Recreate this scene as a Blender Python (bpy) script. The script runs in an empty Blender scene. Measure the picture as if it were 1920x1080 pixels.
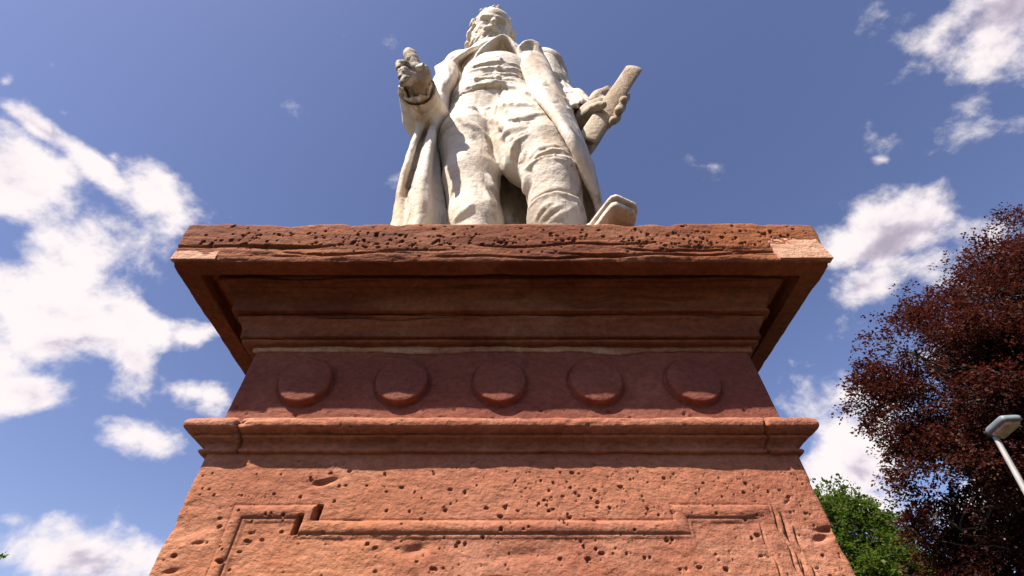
import bpy, math, random
import numpy as np
from mathutils import Vector

# ------------------------------------------------------------------ camera, sky, sun
S = 0.8            # metres per working unit
EYE = 1.5          # eye height
F_PX = 870.0       # focal length in pixels of a 1920 wide picture
PITCH = math.radians(46.0)
CX, CY = 942.0, 540.0
cp, sp = math.cos(PITCH), math.sin(PITCH)

scene = bpy.context.scene
cam_data = bpy.data.cameras.new("camera")
cam = bpy.data.objects.new("camera", cam_data)
scene.collection.objects.link(cam)
cam.location = (0, 0, EYE)
cam.rotation_euler = (math.radians(90) + PITCH, 0, 0)
cam_data.sensor_width = 36
cam_data.lens = F_PX / 1920 * 36
cam_data.shift_x = 18 / 1920
cam_data.clip_start = 0.02
cam_data.clip_end = 3000
scene.camera = cam
scene.view_settings.view_transform = 'Standard'
scene.view_settings.look = 'None'
scene.view_settings.gamma = 1
scene.view_settings.use_curve_mapping = False
scene.view_settings.exposure = 1.15

SUN = Vector((-0.92, -1.0, 1.64)).normalized()
sun_el = math.asin(SUN.z)
sl = bpy.data.lights.new("sun", 'SUN')
sl.energy = 5.0
sl.angle = math.radians(0.55)
sl.color = (1.0, 0.93, 0.82)
so = bpy.data.objects.new("sun", sl)
scene.collection.objects.link(so)
so.rotation_euler = SUN.to_track_quat('Z', 'Y').to_euler()
so.location = (0, 0, 30)

world = bpy.data.worlds.new("World")
scene.world = world
world.use_nodes = True


class NT:
    """tiny helper for node trees"""
    def __init__(s, tree):
        s.t = tree
        s.n = tree.nodes
        s.l = tree.links

    def node(s, typ, **kw):
        n = s.n.new(typ)
        for k, v in kw.items():
            setattr(n, k, v)
        return n

    def put(s, sock, v):
        if v is None:
            return
        if isinstance(v, bpy.types.NodeSocket):
            s.l.new(v, sock)
        else:
            sock.default_value = v

    def math(s, op, a, b=None, c=None, clamp=False):
        n = s.node('ShaderNodeMath', operation=op, use_clamp=clamp)
        s.put(n.inputs[0], a)
        s.put(n.inputs[1], b)
        s.put(n.inputs[2], c)
        return n.outputs[0]

    def vmath(s, op, a, b=None, out=0):
        n = s.node('ShaderNodeVectorMath', operation=op)
        s.put(n.inputs[0], a)
        s.put(n.inputs[1], b)
        return n.outputs[out]

    def mix(s, f, a, b, blend='MIX', clamp=False):
        n = s.node('ShaderNodeMix', data_type='RGBA', blend_type=blend)
        n.clamp_result = clamp
        s.put(n.inputs[0], f)
        s.put(n.inputs[6], a)
        s.put(n.inputs[7], b)
        return n.outputs[2]

    def noise(s, vec, scale, detail=4, rough=0.55, dist=0.0, lac=2.0):
        n = s.node('ShaderNodeTexNoise')
        s.put(n.inputs['Vector'], vec)
        n.inputs['Scale'].default_value = scale
        n.inputs['Detail'].default_value = detail
        n.inputs['Roughness'].default_value = rough
        n.inputs['Distortion'].default_value = dist
        n.inputs['Lacunarity'].default_value = lac
        return n.outputs['Fac']

    def ramp(s, f, stops, interp='LINEAR'):
        n = s.node('ShaderNodeValToRGB')
        r = n.color_ramp
        r.interpolation = interp
        while len(r.elements) < len(stops):
            r.elements.new(0.5)
        for e, (p, c) in zip(r.elements, stops):
            e.position = p
            e.color = c if len(c) == 4 else (*c, 1)
        s.put(n.inputs[0], f)
        return n.outputs[0]

    def smooth(s, v, lo, hi, a=0.0, b=1.0):
        n = s.node('ShaderNodeMapRange', interpolation_type='SMOOTHSTEP')
        s.put(n.inputs[0], v)
        n.inputs[1].default_value = lo
        n.inputs[2].default_value = hi
        n.inputs[3].default_value = a
        n.inputs[4].default_value = b
        return n.outputs[0]

    def mapping(s, vec, scale=(1, 1, 1), loc=(0, 0, 0), rot=(0, 0, 0), typ='POINT'):
        n = s.node('ShaderNodeMapping', vector_type=typ)
        s.put(n.inputs[0], vec)
        n.inputs['Location'].default_value = loc
        n.inputs['Rotation'].default_value = rot
        n.inputs['Scale'].default_value = scale
        return n.outputs[0]


def build_sky():
    t = NT(world.node_tree)
    t.n.clear()
    sky = t.node('ShaderNodeTexSky', sky_type='NISHITA')
    sky.sun_disc = False
    sky.sun_elevation = sun_el
    sky.sun_rotation = math.atan2(SUN.x, SUN.y)
    sky.altitude = 100
    sky.air_density = 1.0
    sky.dust_density = 0.8
    sky.ozone_density = 2.5
    tc = t.node('ShaderNodeTexCoord')
    d = tc.outputs['Generated']
    # warm white balance of the picture
    blue = t.mix(1.0, sky.outputs[0], (1.47, 1.27, 1.45, 1), 'MULTIPLY')
    blue = t.mix(1.0, blue, (0.050, 0.050, 0.050, 1), 'MULTIPLY')
    # a fixed chart of the sky around azimuth 0, elevation 46 deg: clouds stand where the photo has them
    w = t.vmath('DOT_PRODUCT', d, (0, cp, sp), 1)
    wc = t.math('MAXIMUM', w, 0.12)
    u = t.math('DIVIDE', t.vmath('DOT_PRODUCT', d, (1, 0, 0), 1), wc)
    v = t.math('DIVIDE', t.vmath('DOT_PRODUCT', d, (0, -sp, cp), 1), wc)
    comb = t.node('ShaderNodeCombineXYZ')
    t.l.new(u, comb.inputs[0])
    t.l.new(v, comb.inputs[1])
    p0 = comb.outputs[0]
    # domain warp so the ellipses never show
    wn = t.node('ShaderNodeTexNoise')
    t.l.new(d, wn.inputs['Vector'])
    wn.inputs['Scale'].default_value = 5.5
    wn.inputs['Detail'].default_value = 3
    wv = t.vmath('SUBTRACT', wn.outputs['Color'], (0.5, 0.5, 0.5))
    wsc = t.node('ShaderNodeVectorMath', operation='SCALE')
    t.l.new(wv, wsc.inputs[0])
    wsc.inputs['Scale'].default_value = 0.12
    p = t.vmath('ADD', p0, wsc.outputs[0])
    blobs = [
        (70, 560, 250, 120, 14, 1.0), (10, 330, 90, 150, -8, .9), (70, 222, 150, 26, 37, .85), (170, 305, 110, 26, 38, .75),
        (285, 345, 78, 66, 10, .9), (205, 290, 24, 30, 0, .55), (110, 470, 170, 75, 8, .95), (285, 600, 135, 55, 26, .95), (360, 635, 75, 45, 10, .8),
        (60, 735, 105, 58, 4, .95), (262, 690, 50, 90, -24, .85), (350, 762, 110, 32, 2, .95), (285, 738, 60, 48, 0, .8),
        (280, 828, 80, 34, 0, .75), (170, 1050, 160, 60, 4, 1.0), (18, 985, 40, 18, 0, .5),
        (8, 140, 26, 20, 20, .6), (200, 15, 16, 18, 0, .34), (188, 62, 20, 16, 30, .38), (110, 190, 34, 12, 20, .3),
        (1860, 60, 150, 105, -20, 1.0), (1730, 20, 110, 36, 0, .5), (1635, 222, 48, 52, -20, .36),
        (1692, 245, 46, 44, 0, .34), (1662, 295, 20, 14, 0, .4), (1850, 190, 120, 60, -40, .42),
        (1672, 440, 150, 72, -14, 1.0), (1640, 530, 90, 62, -30, .9), (1740, 500, 110, 60, 0, .8),
        (1610, 860, 118, 96, -20, 1.0), (1560, 752, 120, 40, -6, .62), (1655, 790, 90, 80, 0, .8),
        (1640, 935, 110, 50, 0, .85), (1478, 676, 40, 14, 0, .36), (1500, 722, 60, 24, 6, .36),
        (1870, 430, 100, 70, 0, .8), (1880, 700, 120, 60, 0, .7), (1880, 950, 160, 70, 0, .7),
        (-160, 640, 260, 190, 0, 1.0), (-120, 300, 130, 120, 0, .8), (2060, 120, 200, 130, 0, .9),
    ]
    acc = None
    for (bx, by, rx, ry, rot, st) in blobs:
        m = t.mapping(p, scale=(rx / F_PX, ry / F_PX, 1), loc=((bx - CX) / F_PX, (CY - by) / F_PX, 0),
                      rot=(0, 0, math.radians(-rot)), typ='TEXTURE')
        ln = t.vmath('LENGTH', m, None, 1)
        val = t.math('MULTIPLY_ADD', ln, -0.62 * st, st)     # st at the centre, falls outward
        if acc is None:
            acc = val
        else:
            acc = t.math('SMOOTH_MAX', acc, val, 0.10)
    # outside the chart: scattered fair weather clouds of the same kind
    far = t.smooth(t.vmath('LENGTH', p0, None, 1), 1.25, 1.7)
    gen = t.smooth(t.noise(d, 2.6, 2, .5), .58, .82, -.2, .8)
    acc = t.math('MAXIMUM', t.math('MULTIPLY', acc, t.math('SUBTRACT', 1, far)),
                 t.math('MULTIPLY', gen, far))
    m1 = t.mapping(d, scale=(1, 1.15, 1.3))
    n1 = t.noise(m1, 6.5, 12, .60, .12)
    # the same noise a little toward the sun: gives the billows a lit and a shaded side
    m2 = t.vmath('ADD', m1, tuple(SUN * .028))
    n1s = t.noise(m2, 6.5, 6, .56, .12)
    n1c = t.noise(m1, 6.5, 6, .56, .12)
    n2 = t.noise(t.mapping(d, loc=(3, 1, 2)), 3.2, 5, .5, .0)
    den = t.math('MULTIPLY_ADD', t.math('SUBTRACT', n1, .5), 2.4, acc)
    alpha = t.smooth(den, .28, .76)
    relief = t.math('MULTIPLY', t.math('SUBTRACT', n1c, n1s), 3.2)
    th0 = t.math('MULTIPLY_ADD', t.math('SUBTRACT', n2, .5), 2.0, t.math('MULTIPLY_ADD', t.math('SUBTRACT', n1, .5), 1.0, acc))
    thick = t.smooth(t.math('SUBTRACT', th0, relief), .55, 1.42)
    ccol = t.ramp(thick, [(0.0, (.475, .435, .435)), (0.3, (.43, .39, .405)), (0.62, (.31, .275, .315)), (1.0, (.21, .185, .23))])
    col = t.mix(t.math('MULTIPLY', alpha, .97), blue, ccol)
    bg = t.node('ShaderNodeBackground')
    t.l.new(col, bg.inputs[0])
    bg.inputs[1].default_value = 1.0
    out = t.node('ShaderNodeOutputWorld')
    t.l.new(bg.outputs[0], out.inputs[0])


build_sky()


# ------------------------------------------------------------------ helpers
def P(px, py, Y):
    """working-space point on the photo ray (px,py) at depth Y in front of the eye"""
    u, v = (px - CX) / F_PX, (CY - py) / F_PX
    yd, zd = cp - v * sp, sp + v * cp
    t = Y / yd
    return np.array([u * t, Y, zd * t])


def AX(py, Y):
    v = (CY - py) / F_PX
    return Y / (cp - v * sp)


def toworld(v):
    v = np.asarray(v, dtype=np.float64) * S
    v[..., 2] += EYE
    return v


def link(o, parent=None):
    scene.collection.objects.link(o)
    if parent is not None:
        o.parent = parent
        o.matrix_parent_inverse = parent.matrix_basis.inverted()
    return o


def mesh_obj(name, verts, faces, mat, parent=None, smooth=True, world_units=False):
    """verts (n,3), faces (m,4) or (m,3) int array or list"""
    v = np.asarray(verts, dtype=np.float64).reshape(-1, 3)
    v = v.copy() if world_units else toworld(v.copy())
    me = bpy.data.meshes.new(name)
    if isinstance(faces, np.ndarray):
        k = faces.shape[1]
        me.vertices.add(len(v))
        me.vertices.foreach_set('co', v.astype(np.float32).ravel())
        me.loops.add(faces.size)
        me.loops.foreach_set('vertex_index', faces.astype(np.int32).ravel())
        me.polygons.add(len(faces))
        me.polygons.foreach_set('loop_start', np.arange(0, faces.size, k, dtype=np.int32))
        me.update(calc_edges=True)
    else:
        me.from_pydata([tuple(a) for a in v], [], faces)
    me.validate()
    if smooth:
        me.polygons.foreach_set('use_smooth', np.ones(len(me.polygons), dtype=bool))
    me.materials.append(mat)
    o = bpy.data.objects.new(name, me)
    return link(o, parent)


def thing(name, label, cat, loc=(0, 0, 0), group=None):
    o = bpy.data.objects.new(name, None)
    o.empty_display_size = 0.3
    o.location = loc
    scene.collection.objects.link(o)
    o['label'] = label
    o['category'] = cat
    if group:
        o['group'] = group
    return o


def _hash(ix, iy, iz, seed):
    h = (ix.astype(np.uint32) * np.uint32(374761393) + iy.astype(np.uint32) * np.uint32(668265263)
         + iz.astype(np.uint32) * np.uint32(2147483647) + np.uint32(seed * 144665 % 4294967291))
    h = (h ^ (h >> np.uint32(13))) * np.uint32(1274126177)
    h = h ^ (h >> np.uint32(16))
    h = h * np.uint32(2246822519)
    h = h ^ (h >> np.uint32(15))
    return (h & np.uint32(0xffffff)).astype(np.float32) / 16777215.0


def vnoise(p, seed=0):
    """value noise 0..1 at points (...,3)"""
    f = np.floor(p)
    i = f.astype(np.int64)
    w = (p - f).astype(np.float32)
    w = w * w * (3 - 2 * w)
    r = 0
    for dx in (0, 1):
        wx = w[..., 0] if dx else 1 - w[..., 0]
        for dy in (0, 1):
            wy = w[..., 1] if dy else 1 - w[..., 1]
            for dz in (0, 1):
                wz = w[..., 2] if dz else 1 - w[..., 2]
                r = r + wx * wy * wz * _hash(i[..., 0] + dx, i[..., 1] + dy, i[..., 2] + dz, seed)
    return r


def fbm(p, octaves=4, seed=0, gain=.5):
    a, s, tot = 1.0, 0.0, 0.0
    q = np.array(p, dtype=np.float64)
    for k in range(octaves):
        s = s + a * (vnoise(q, seed + k) - .5)
        tot += a
        a *= gain
        q = q * 2.03 + 7.1
    return s / tot * 2      # about -1..1


def smoothstep(a, b, x):
    t = np.clip((x - a) / (b - a), 0, 1)
    return t * t * (3 - 2 * t)


def grid_faces(n, m, wrap=False):
    idx = np.arange(n * m).reshape(n, m)
    nx = np.roll(idx, -1, axis=1) if wrap else idx[:, 1:]
    c = idx if wrap else idx[:, :-1]
    return np.stack([c[:-1], nx[:-1], nx[1:], c[1:]], axis=-1).reshape(-1, 4)


# ------------------------------------------------------------------ materials
def new_mat(name):
    m = bpy.data.materials.new(name)
    m.use_nodes = True
    t = NT(m.node_tree)
    b = t.n['Principled BSDF']
    return m, t, b


def sandstone(name, base, dark, light, orange, bed=1.0, rough=.92, fine=1.0):
    m, t, b = new_mat(name)
    tc = t.node('ShaderNodeTexCoord')
    o = tc.outputs['Object']
    bedv = t.mapping(o, scale=(1, 1, 7.0 * bed))
    n1 = t.noise(bedv, 2.2, 6, .6, .6)
    n2 = t.noise(o, 5.0, 5, .62)
    n3 = t.noise(t.mapping(o, scale=(1, 1, 1.5)), 70, 4, .7)
    n4 = t.noise(o, 1.3, 3, .5)
    n5 = t.noise(t.mapping(o, scale=(.6, .6, 14 * bed)), 3.5, 6, .6, 1.2)
    c = t.mix(t.smooth(n1, .35, .68), dark, base)
    c = t.mix(t.smooth(n2, .45, .75, 0, .75), c, light)
    c = t.mix(t.smooth(n4, .48, .72, 0, .6), c, orange)
    c = t.mix(t.smooth(n5, .56, .72, 0, .55), c, dark)
    g = t.smooth(n3, .25, .8, .72, 1.24)
    gg = t.node('ShaderNodeCombineXYZ')
    for k in range(3):
        t.l.new(g, gg.inputs[k])
    c = t.mix(1.0, c, gg.outputs[0], 'MULTIPLY')
    # small dark mineral specks
    vo = t.node('ShaderNodeTexVoronoi', feature='F1')
    t.l.new(o, vo.inputs['Vector'])
    vo.inputs['Scale'].default_value = 95
    spk = t.math('MULTIPLY', t.smooth(vo.outputs['Distance'], .10, .22, 1, 0), t.smooth(t.noise(o, 7, 2), .5, .62))
    c = t.mix(t.math('MULTIPLY', spk, .55), c, (.045, .02, .014, 1))
    t.l.new(c, b.inputs['Base Color'])
    b.inputs['Roughness'].default_value = rough
    b.inputs['Specular IOR Level'].default_value = .25
    bp = t.node('ShaderNodeBump')
    bp.inputs['Strength'].default_value = .8 * fine
    bp.inputs['Distance'].default_value = .004
    h = t.math('ADD', t.noise(o, 120, 5, .7), t.math('MULTIPLY', t.noise(t.mapping(o, scale=(1, 1, 2)), 32, 4, .6), 1.6))
    t.l.new(h, bp.inputs['Height'])
    t.l.new(bp.outputs[0], b.inputs['Normal'])
    return m


M = {}
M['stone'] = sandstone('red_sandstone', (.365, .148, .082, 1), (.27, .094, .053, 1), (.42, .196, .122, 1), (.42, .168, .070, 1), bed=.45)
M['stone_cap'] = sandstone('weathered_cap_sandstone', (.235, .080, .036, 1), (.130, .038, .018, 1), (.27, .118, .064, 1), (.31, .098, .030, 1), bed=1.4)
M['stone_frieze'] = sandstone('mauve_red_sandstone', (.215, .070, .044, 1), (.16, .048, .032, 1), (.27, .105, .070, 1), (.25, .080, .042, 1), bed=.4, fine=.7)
M['stone_patch'] = sandstone('pink_repair_stone', (.50, .29, .20, 1), (.44, .23, .15, 1), (.54, .34, .25, 1), (.48, .25, .15, 1))
M['mortar'] = sandstone('pale_mortar', (.46, .29, .19, 1), (.27, .13, .08, 1), (.56, .40, .29, 1), (.36, .18, .09, 1))


def marble_mat(name, clean, veil, ochre, soot, grime):
    m, t, b = new_mat(name)
    tc = t.node('ShaderNodeTexCoord')
    o = tc.outputs['Object']
    n1 = t.noise(o, 1.8, 5, .6, .8)
    n2 = t.noise(t.mapping(o, scale=(1, 1, .35)), 5.5, 6, .65, .5)
    n3 = t.noise(o, 34, 5, .72)
    n4 = t.noise(t.mapping(o, scale=(1, 1, .16), loc=(5, 2, 1)), 10, 6, .72, .5)
    n5 = t.noise(t.mapping(o, loc=(9, 4, 3)), 2.6, 6, .68, .4)
    c = t.mix(t.smooth(n1, .38, .64), clean, veil)
    c = t.mix(t.smooth(n2, .48, .66, 0, .8), c, ochre)
    c = t.mix(t.smooth(n4, .54, .66, 0, .75 * grime), c, soot)
    c = t.mix(t.smooth(n5, .55, .70, 0, .70 * grime), c, soot)
    c = t.mix(t.smooth(n3, .56, .76, 0, .45), c, ochre)
    t.l.new(c, b.inputs['Base Color'])
    b.inputs['Roughness'].default_value = .68
    b.inputs['Specular IOR Level'].default_value = .25
    bp = t.node('ShaderNodeBump')
    bp.inputs['Strength'].default_value = .7
    bp.inputs['Distance'].default_value = .008
    h = t.math('ADD', t.noise(o, 55, 5, .7), t.noise(o, 18, 4, .6))
    t.l.new(h, bp.inputs['Height'])
    t.l.new(bp.outputs[0], b.inputs['Normal'])
    return m


M['marble'] = marble_mat('weathered_marble', (.68, .605, .515, 1), (.54, .465, .39, 1), (.46, .33, .215, 1), (.15, .105, .072, 1), .85)
M['marble_stained'] = marble_mat('brown_stained_marble', (.40, .32, .235, 1), (.33, .26, .20, 1), (.28, .18, .10, 1), (.09, .062, .042, 1), 1.25)


def simple_mat(name, col, rough=.6, metal=0.0, col2=None, scale=8):
    m, t, b = new_mat(name)
    tc = t.node('ShaderNodeTexCoord')
    if col2 is None:
        col2 = tuple(c * .8 for c in col[:3]) + (1,)
    c = t.mix(t.smooth(t.noise(tc.outputs['Object'], scale, 4, .6), .35, .65), col, col2)
    t.l.new(c, b.inputs['Base Color'])
    b.inputs['Roughness'].default_value = rough
    b.inputs['Metallic'].default_value = metal
    return m


def leaf_mat(name, cols, trans, rough=.5):
    m, t, b = new_mat(name)
    gi = t.node('ShaderNodeNewGeometry')
    tc = t.node('ShaderNodeTexCoord')
    rnd = gi.outputs['Random Per Island']
    c = t.ramp(rnd, [(i / (len(cols) - 1), k) for i, k in enumerate(cols)])
    c = t.mix(t.smooth(t.noise(tc.outputs['Object'], .45, 3), .35, .65, 0, .45), c, cols[0] if len(cols[0]) == 4 else (*cols[0], 1))
    t.l.new(c, b.inputs['Base Color'])
    b.inputs['Roughness'].default_value = rough
    b.inputs['Specular IOR Level'].default_value = .10
    tr = t.node('ShaderNodeBsdfTranslucent')
    tr.inputs[0].default_value = trans
    mx = t.node('ShaderNodeMixShader')
    mx.inputs[0].default_value = .3
    t.l.new(b.outputs[0], mx.inputs[1])
    t.l.new(tr.outputs[0], mx.inputs[2])
    t.l.new(mx.outputs[0], t.n['Material Output'].inputs[0])
    return m


M['beech_leaf'] = leaf_mat('copper_beech_leaves', [(.014, .006, .007), (.036, .010, .010), (.055, .018, .011), (.080, .040, .016), (.065, .014, .013), (.018, .006, .007)], (.10, .018, .010, 1), .62)
M['green_leaf'] = leaf_mat('green_leaves', [(.022, .032, .008), (.044, .056, .010), (.088, .092, .016), (.034, .044, .010)], (.12, .22, .02, 1), .5)
M['bark'] = simple_mat('grey_bark', (.09, .075, .062, 1), .9, 0, (.05, .042, .035, 1), 5)
M['lamp_metal'] = simple_mat('grey_painted_metal', (.17, .19, .21, 1), .55, .1, (.12, .135, .15, 1), 3)
M['pole_metal'] = simple_mat('pale_galvanised_pole', (.30, .275, .26, 1), .6, .1, (.22, .205, .20, 1), 3)
M['iron'] = simple_mat('dark_iron', (.05, .04, .035, 1), .8)


def lens_mat():
    m, t, b = new_mat('reflection_tinted_lens')
    tc = t.node('ShaderNodeTexCoord')
    n = t.noise(tc.outputs['Object'], 6, 4, .6)
    c = t.ramp(n, [(.3, (.50, .40, .34)), (.48, (.50, .28, .20)), (.58, (.46, .14, .08)), (.75, (.36, .25, .15))])  # reddish reflection on the lens, painted into its base colour
    t.l.new(c, b.inputs['Base Color'])
    b.inputs['Roughness'].default_value = .25
    b.inputs['Transmission Weight'].default_value = .25
    return m


M['lens'] = lens_mat()


def ground_mat():
    m, t, b = new_mat('gravel_and_grass')
    tc = t.node('ShaderNodeTexCoord')
    o = tc.outputs['Object']
    r = t.vmath('LENGTH', o, None, 1)
    edge = t.math('MULTIPLY_ADD', t.noise(o, .7, 4), 1.6, r)
    gr = t.mix(t.noise(o, 3, 6, .7), (.022, .033, .010, 1), (.04, .052, .016, 1))
    gv = t.mix(t.noise(o, 45, 5, .75), (.032, .022, .012, 1), (.05, .034, .02, 1))
    c = t.mix(t.smooth(edge, 6.2, 6.6), gv, gr)
    t.l.new(c, b.inputs['Base Color'])
    b.inputs['Roughness'].default_value = .95
    bp = t.node('ShaderNodeBump')
    bp.inputs['Distance'].default_value = .02
    t.l.new(t.noise(o, 60, 5, .7), bp.inputs['Height'])
    t.l.new(bp.outputs[0], b.inputs['Normal'])
    return m


M['ground'] = ground_mat()

# ------------------------------------------------------------------ ground
g = 1500.0
xs = np.concatenate([np.linspace(-g, -30, 8), np.linspace(-24, 24, 33), np.linspace(30, g, 8)])
GX, GY = np.meshgrid(xs, xs, indexing='xy')
rr = np.hypot(GX, GY)
GZ = np.where(rr > 7, .12 * np.sin(GX * .21) * np.cos(GY * .17), 0) * smoothstep(7, 14, rr) * smoothstep(1500, 40, rr)
GZ = GZ + smoothstep(60, 1500, rr) * 2
gv = np.stack([GX, GY, GZ], -1)
og = mesh_obj('ground', gv, grid_faces(len(xs), len(xs)), M['ground'], world_units=True)
og['kind'] = 'structure'

# ------------------------------------------------------------------ the sandstone pedestal
HW = 0.672                    # half width of the shaft
YF = 1.0                      # front face
YB = 1.0 + 2 * 0.50           # rear face
rng = np.random.default_rng(7)

pedestal = thing('stone_pedestal', 'tall weathered red sandstone pedestal with moulded cornice and row of discs, under the marble figure', 'pedestal',
                 (0, (YF + .5) * S, 0))


def resample(profile, dl):
    pts = np.array(profile, float)
    out = [pts[0]]
    for a, b in zip(pts[:-1], pts[1:]):
        n = max(1, int(round(np.linalg.norm(b - a) / dl)))
        for k in range(1, n + 1):
            out.append(a + (b - a) * k / n)
    return np.array(out)


def round_profile(pts, it=1, w=.22):
    """soften the sharp arrises of a resampled profile"""
    p = pts.copy()
    for _ in range(it):
        q = p.copy()
        q[1:-1] = p[1:-1] * (1 - 2 * w) + w * (p[:-2] + p[2:])
        p = q
    return p


def ring(profile, dl=.0035, nf=460, ns=170, nb=40, rc=.012, soften=2, prepared=None):
    """loft a profile (offset, z) round the rectangle; returns grid (rows, cols, 3), outward dirs, side coordinates"""
    pr = prepared if prepared is not None else round_profile(resample(profile, dl), soften)
    o, z = pr[:, 0], pr[:, 1]

    def frac(n):
        f = np.linspace(0, 1, n, endpoint=False)
        return f
    cols, nrm, sc = [], [], []
    cornersf = lambda o: [(-HW - o, YF - o), (HW + o, YF - o), (HW + o, YB + o), (-HW - o, YB + o)]
    for i, (n, nv) in enumerate([(nf, (0, -1)), (ns, (1, 0)), (nb, (0, 1)), (ns, (-1, 0))]):
        c = cornersf(o)
        a, b = c[i], c[(i + 1) % 4]
        f = frac(n)
        x = a[0][:, None] + (b[0] - a[0])[:, None] * f[None]
        y = a[1][:, None] + (b[1] - a[1])[:, None] * f[None]
        cols.append(np.stack([x, y, np.repeat(z[:, None], n, 1)], -1))
        L = np.hypot(b[0] - a[0], b[1] - a[1])[:, None]
        d = np.minimum(f[None] * L, (1 - f[None]) * L)
        k = np.clip(1 - d / rc, 0, 1) ** 2
        nn = np.zeros((len(o), n, 2))
        nn[..., 0] = nv[0]
        nn[..., 1] = nv[1]
        prev = [(0, -1), (1, 0), (0, 1), (-1, 0)]
        left = np.array(prev[(i - 1) % 4])
        right = np.array(prev[(i + 1) % 4])
        isl = (f[None] * L < (1 - f[None]) * L)
        other = np.where(isl[..., None], left, right)
        nn = nn + other * k[..., None]
        # pull the arris in
        cols[-1][..., 0] -= nn[..., 0] * k * rc * .22
        cols[-1][..., 1] -= nn[..., 1] * k * rc * .22
        nrm.append(nn)
        sc.append(np.where(np.full((len(o), n), i) == i, i, i))
    G = np.concatenate(cols, 1)
    Nn = np.concatenate(nrm, 1)
    side = np.concatenate(sc, 1)
    return G, Nn, side


def grid_normals(G, wrap=True):
    du = (np.roll(G, -1, 1) - np.roll(G, 1, 1)) if wrap else np.gradient(G, axis=1)
    dv = np.gradient(G, axis=0)
    n = np.cross(du, dv)
    n /= np.linalg.norm(n, axis=-1, keepdims=True) + 1e-12
    return n


def add_pits(G, D, pits, front_only=False):
    """pits: list of (x, y, z, r, depth); D displacement along the normal (negative = inward)"""
    flat = G.reshape(-1, 3)
    # bucket by rows (z) and x for speed
    order = np.argsort(flat[:, 2], kind='stable')
    zs = flat[order, 2]
    Df = D.reshape(-1)
    for (x, y, z, r, dep, ex) in pits:
        a, b = np.searchsorted(zs, [z - r, z + r])
        if b <= a:
            continue
        ids = order[a:b]
        q = flat[ids]
        d2 = ((q[:, 0] - x) / ex) ** 2 + ((q[:, 1] - y) / ex) ** 2 + (q[:, 2] - z) ** 2
        k = d2 < r * r
        if not k.any():
            continue
        ids = ids[k]
        w = 1 - d2[k] / (r * r)
        Df[ids] = np.minimum(Df[ids], Df[ids] * .3 - dep * np.sqrt(w))
    return D


def build_ring(name, profile, mat, disp, pits=(), close=None, stretch=(1.0, 0.0), **kw):
    G, Nn, side = ring(profile, **kw)
    G[..., 0] = G[..., 0] * stretch[0] + stretch[1]
    n = grid_normals(G)
    D = disp(G, n, side)
    D = add_pits(G, D, pits)
    G = G + n * D[..., None]
    v = G.reshape(-1, 3)
    f = grid_faces(G.shape[0], G.shape[1], wrap=True)
    o = mesh_obj(name, v, f, mat, pedestal)
    # caps
    caps = []
    R, C = G.shape[:2]
    if close:
        bm_faces = []
        if 'top' in close:
            bm_faces.append([(R - 1) * C + k for k in range(C)])
        if 'bottom' in close:
            bm_faces.append([k for k in range(C)][::-1])
        for fc in bm_faces:
            mesh_obj_cap(o, fc)
    return o


def mesh_obj_cap(o, idx):
    import bmesh
    bm = bmesh.new()
    bm.from_mesh(o.data)
    bm.verts.ensure_lookup_table()
    try:
        fc = bm.faces.new([bm.verts[i] for i in idx])
        fc.smooth = False
    except ValueError:
        pass
    bm.to_mesh(o.data)
    bm.free()


def rand_pits(n, x0, x1, z0, z1, y, r0, r1, depth=1.3, bias=1.0, ex=(1.0, 1.5)):
    out = []
    for _ in range(n):
        x = rng.uniform(x0, x1)
        z = z0 + (z1 - z0) * rng.uniform() ** bias
        r = r0 + (r1 - r0) * rng.uniform() ** 3.0
        out.append((x, y, z, r, r * depth, rng.uniform(*ex)))
        if rng.uniform() < .28:      # holes come in twos and threes
            for _k in range(rng.integers(1, 3)):
                rr_ = r * rng.uniform(.5, .9)
                out.append((x + rng.normal() * r * 1.8, y, z + rng.normal() * r * 1.1, rr_, rr_ * depth, 1.2))
    return out


def side_pits(n, z0, z1, o, r0, r1, depth=1.3):
    out = []
    for _ in range(n):
        sx = rng.choice([-1, 1])
        r = r0 + (r1 - r0) * rng.uniform() ** 3
        out.append((sx * (HW + o), rng.uniform(YF - o, YB + o), rng.uniform(z0, z1), r, r * depth, 1.0))
    return out


# --- cornice: bed mouldings, recessed soffit, overhanging slab
SB, STOP = .931, 1.090
cor_vis = [(-.004, .797), (.020, .798), (.026, .8015), (.027, .806), (.020, .808), (.020, .812), (.0335, .813), (.0345, .8195), (.034, .824), (.037, .838), (.044, .853), (.053, .865),
           (.055, .869), (.046, .871), (.046, .876), (.0680, .8765), (.0700, .8835), (.070, .8945), (.0735, .912), (.083, .929), (.092, .939), (.092, .945), (.104, .946), (.114, .9485), (.118, .9515), (.118, .975),
           (.143, .975), (.146, .934), (.196, SB), (.200, .938), (.203, .960), (.208, 1.01), (.2125, 1.072), (.208, 1.084), (.196, STOP), (.165, STOP + .001)]
cor_prep = np.concatenate([round_profile(resample(cor_vis, .0026), 1), resample([(.15, STOP + .001), (-.10, STOP + .002), (-.42, STOP + .002)], .02)])


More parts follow.
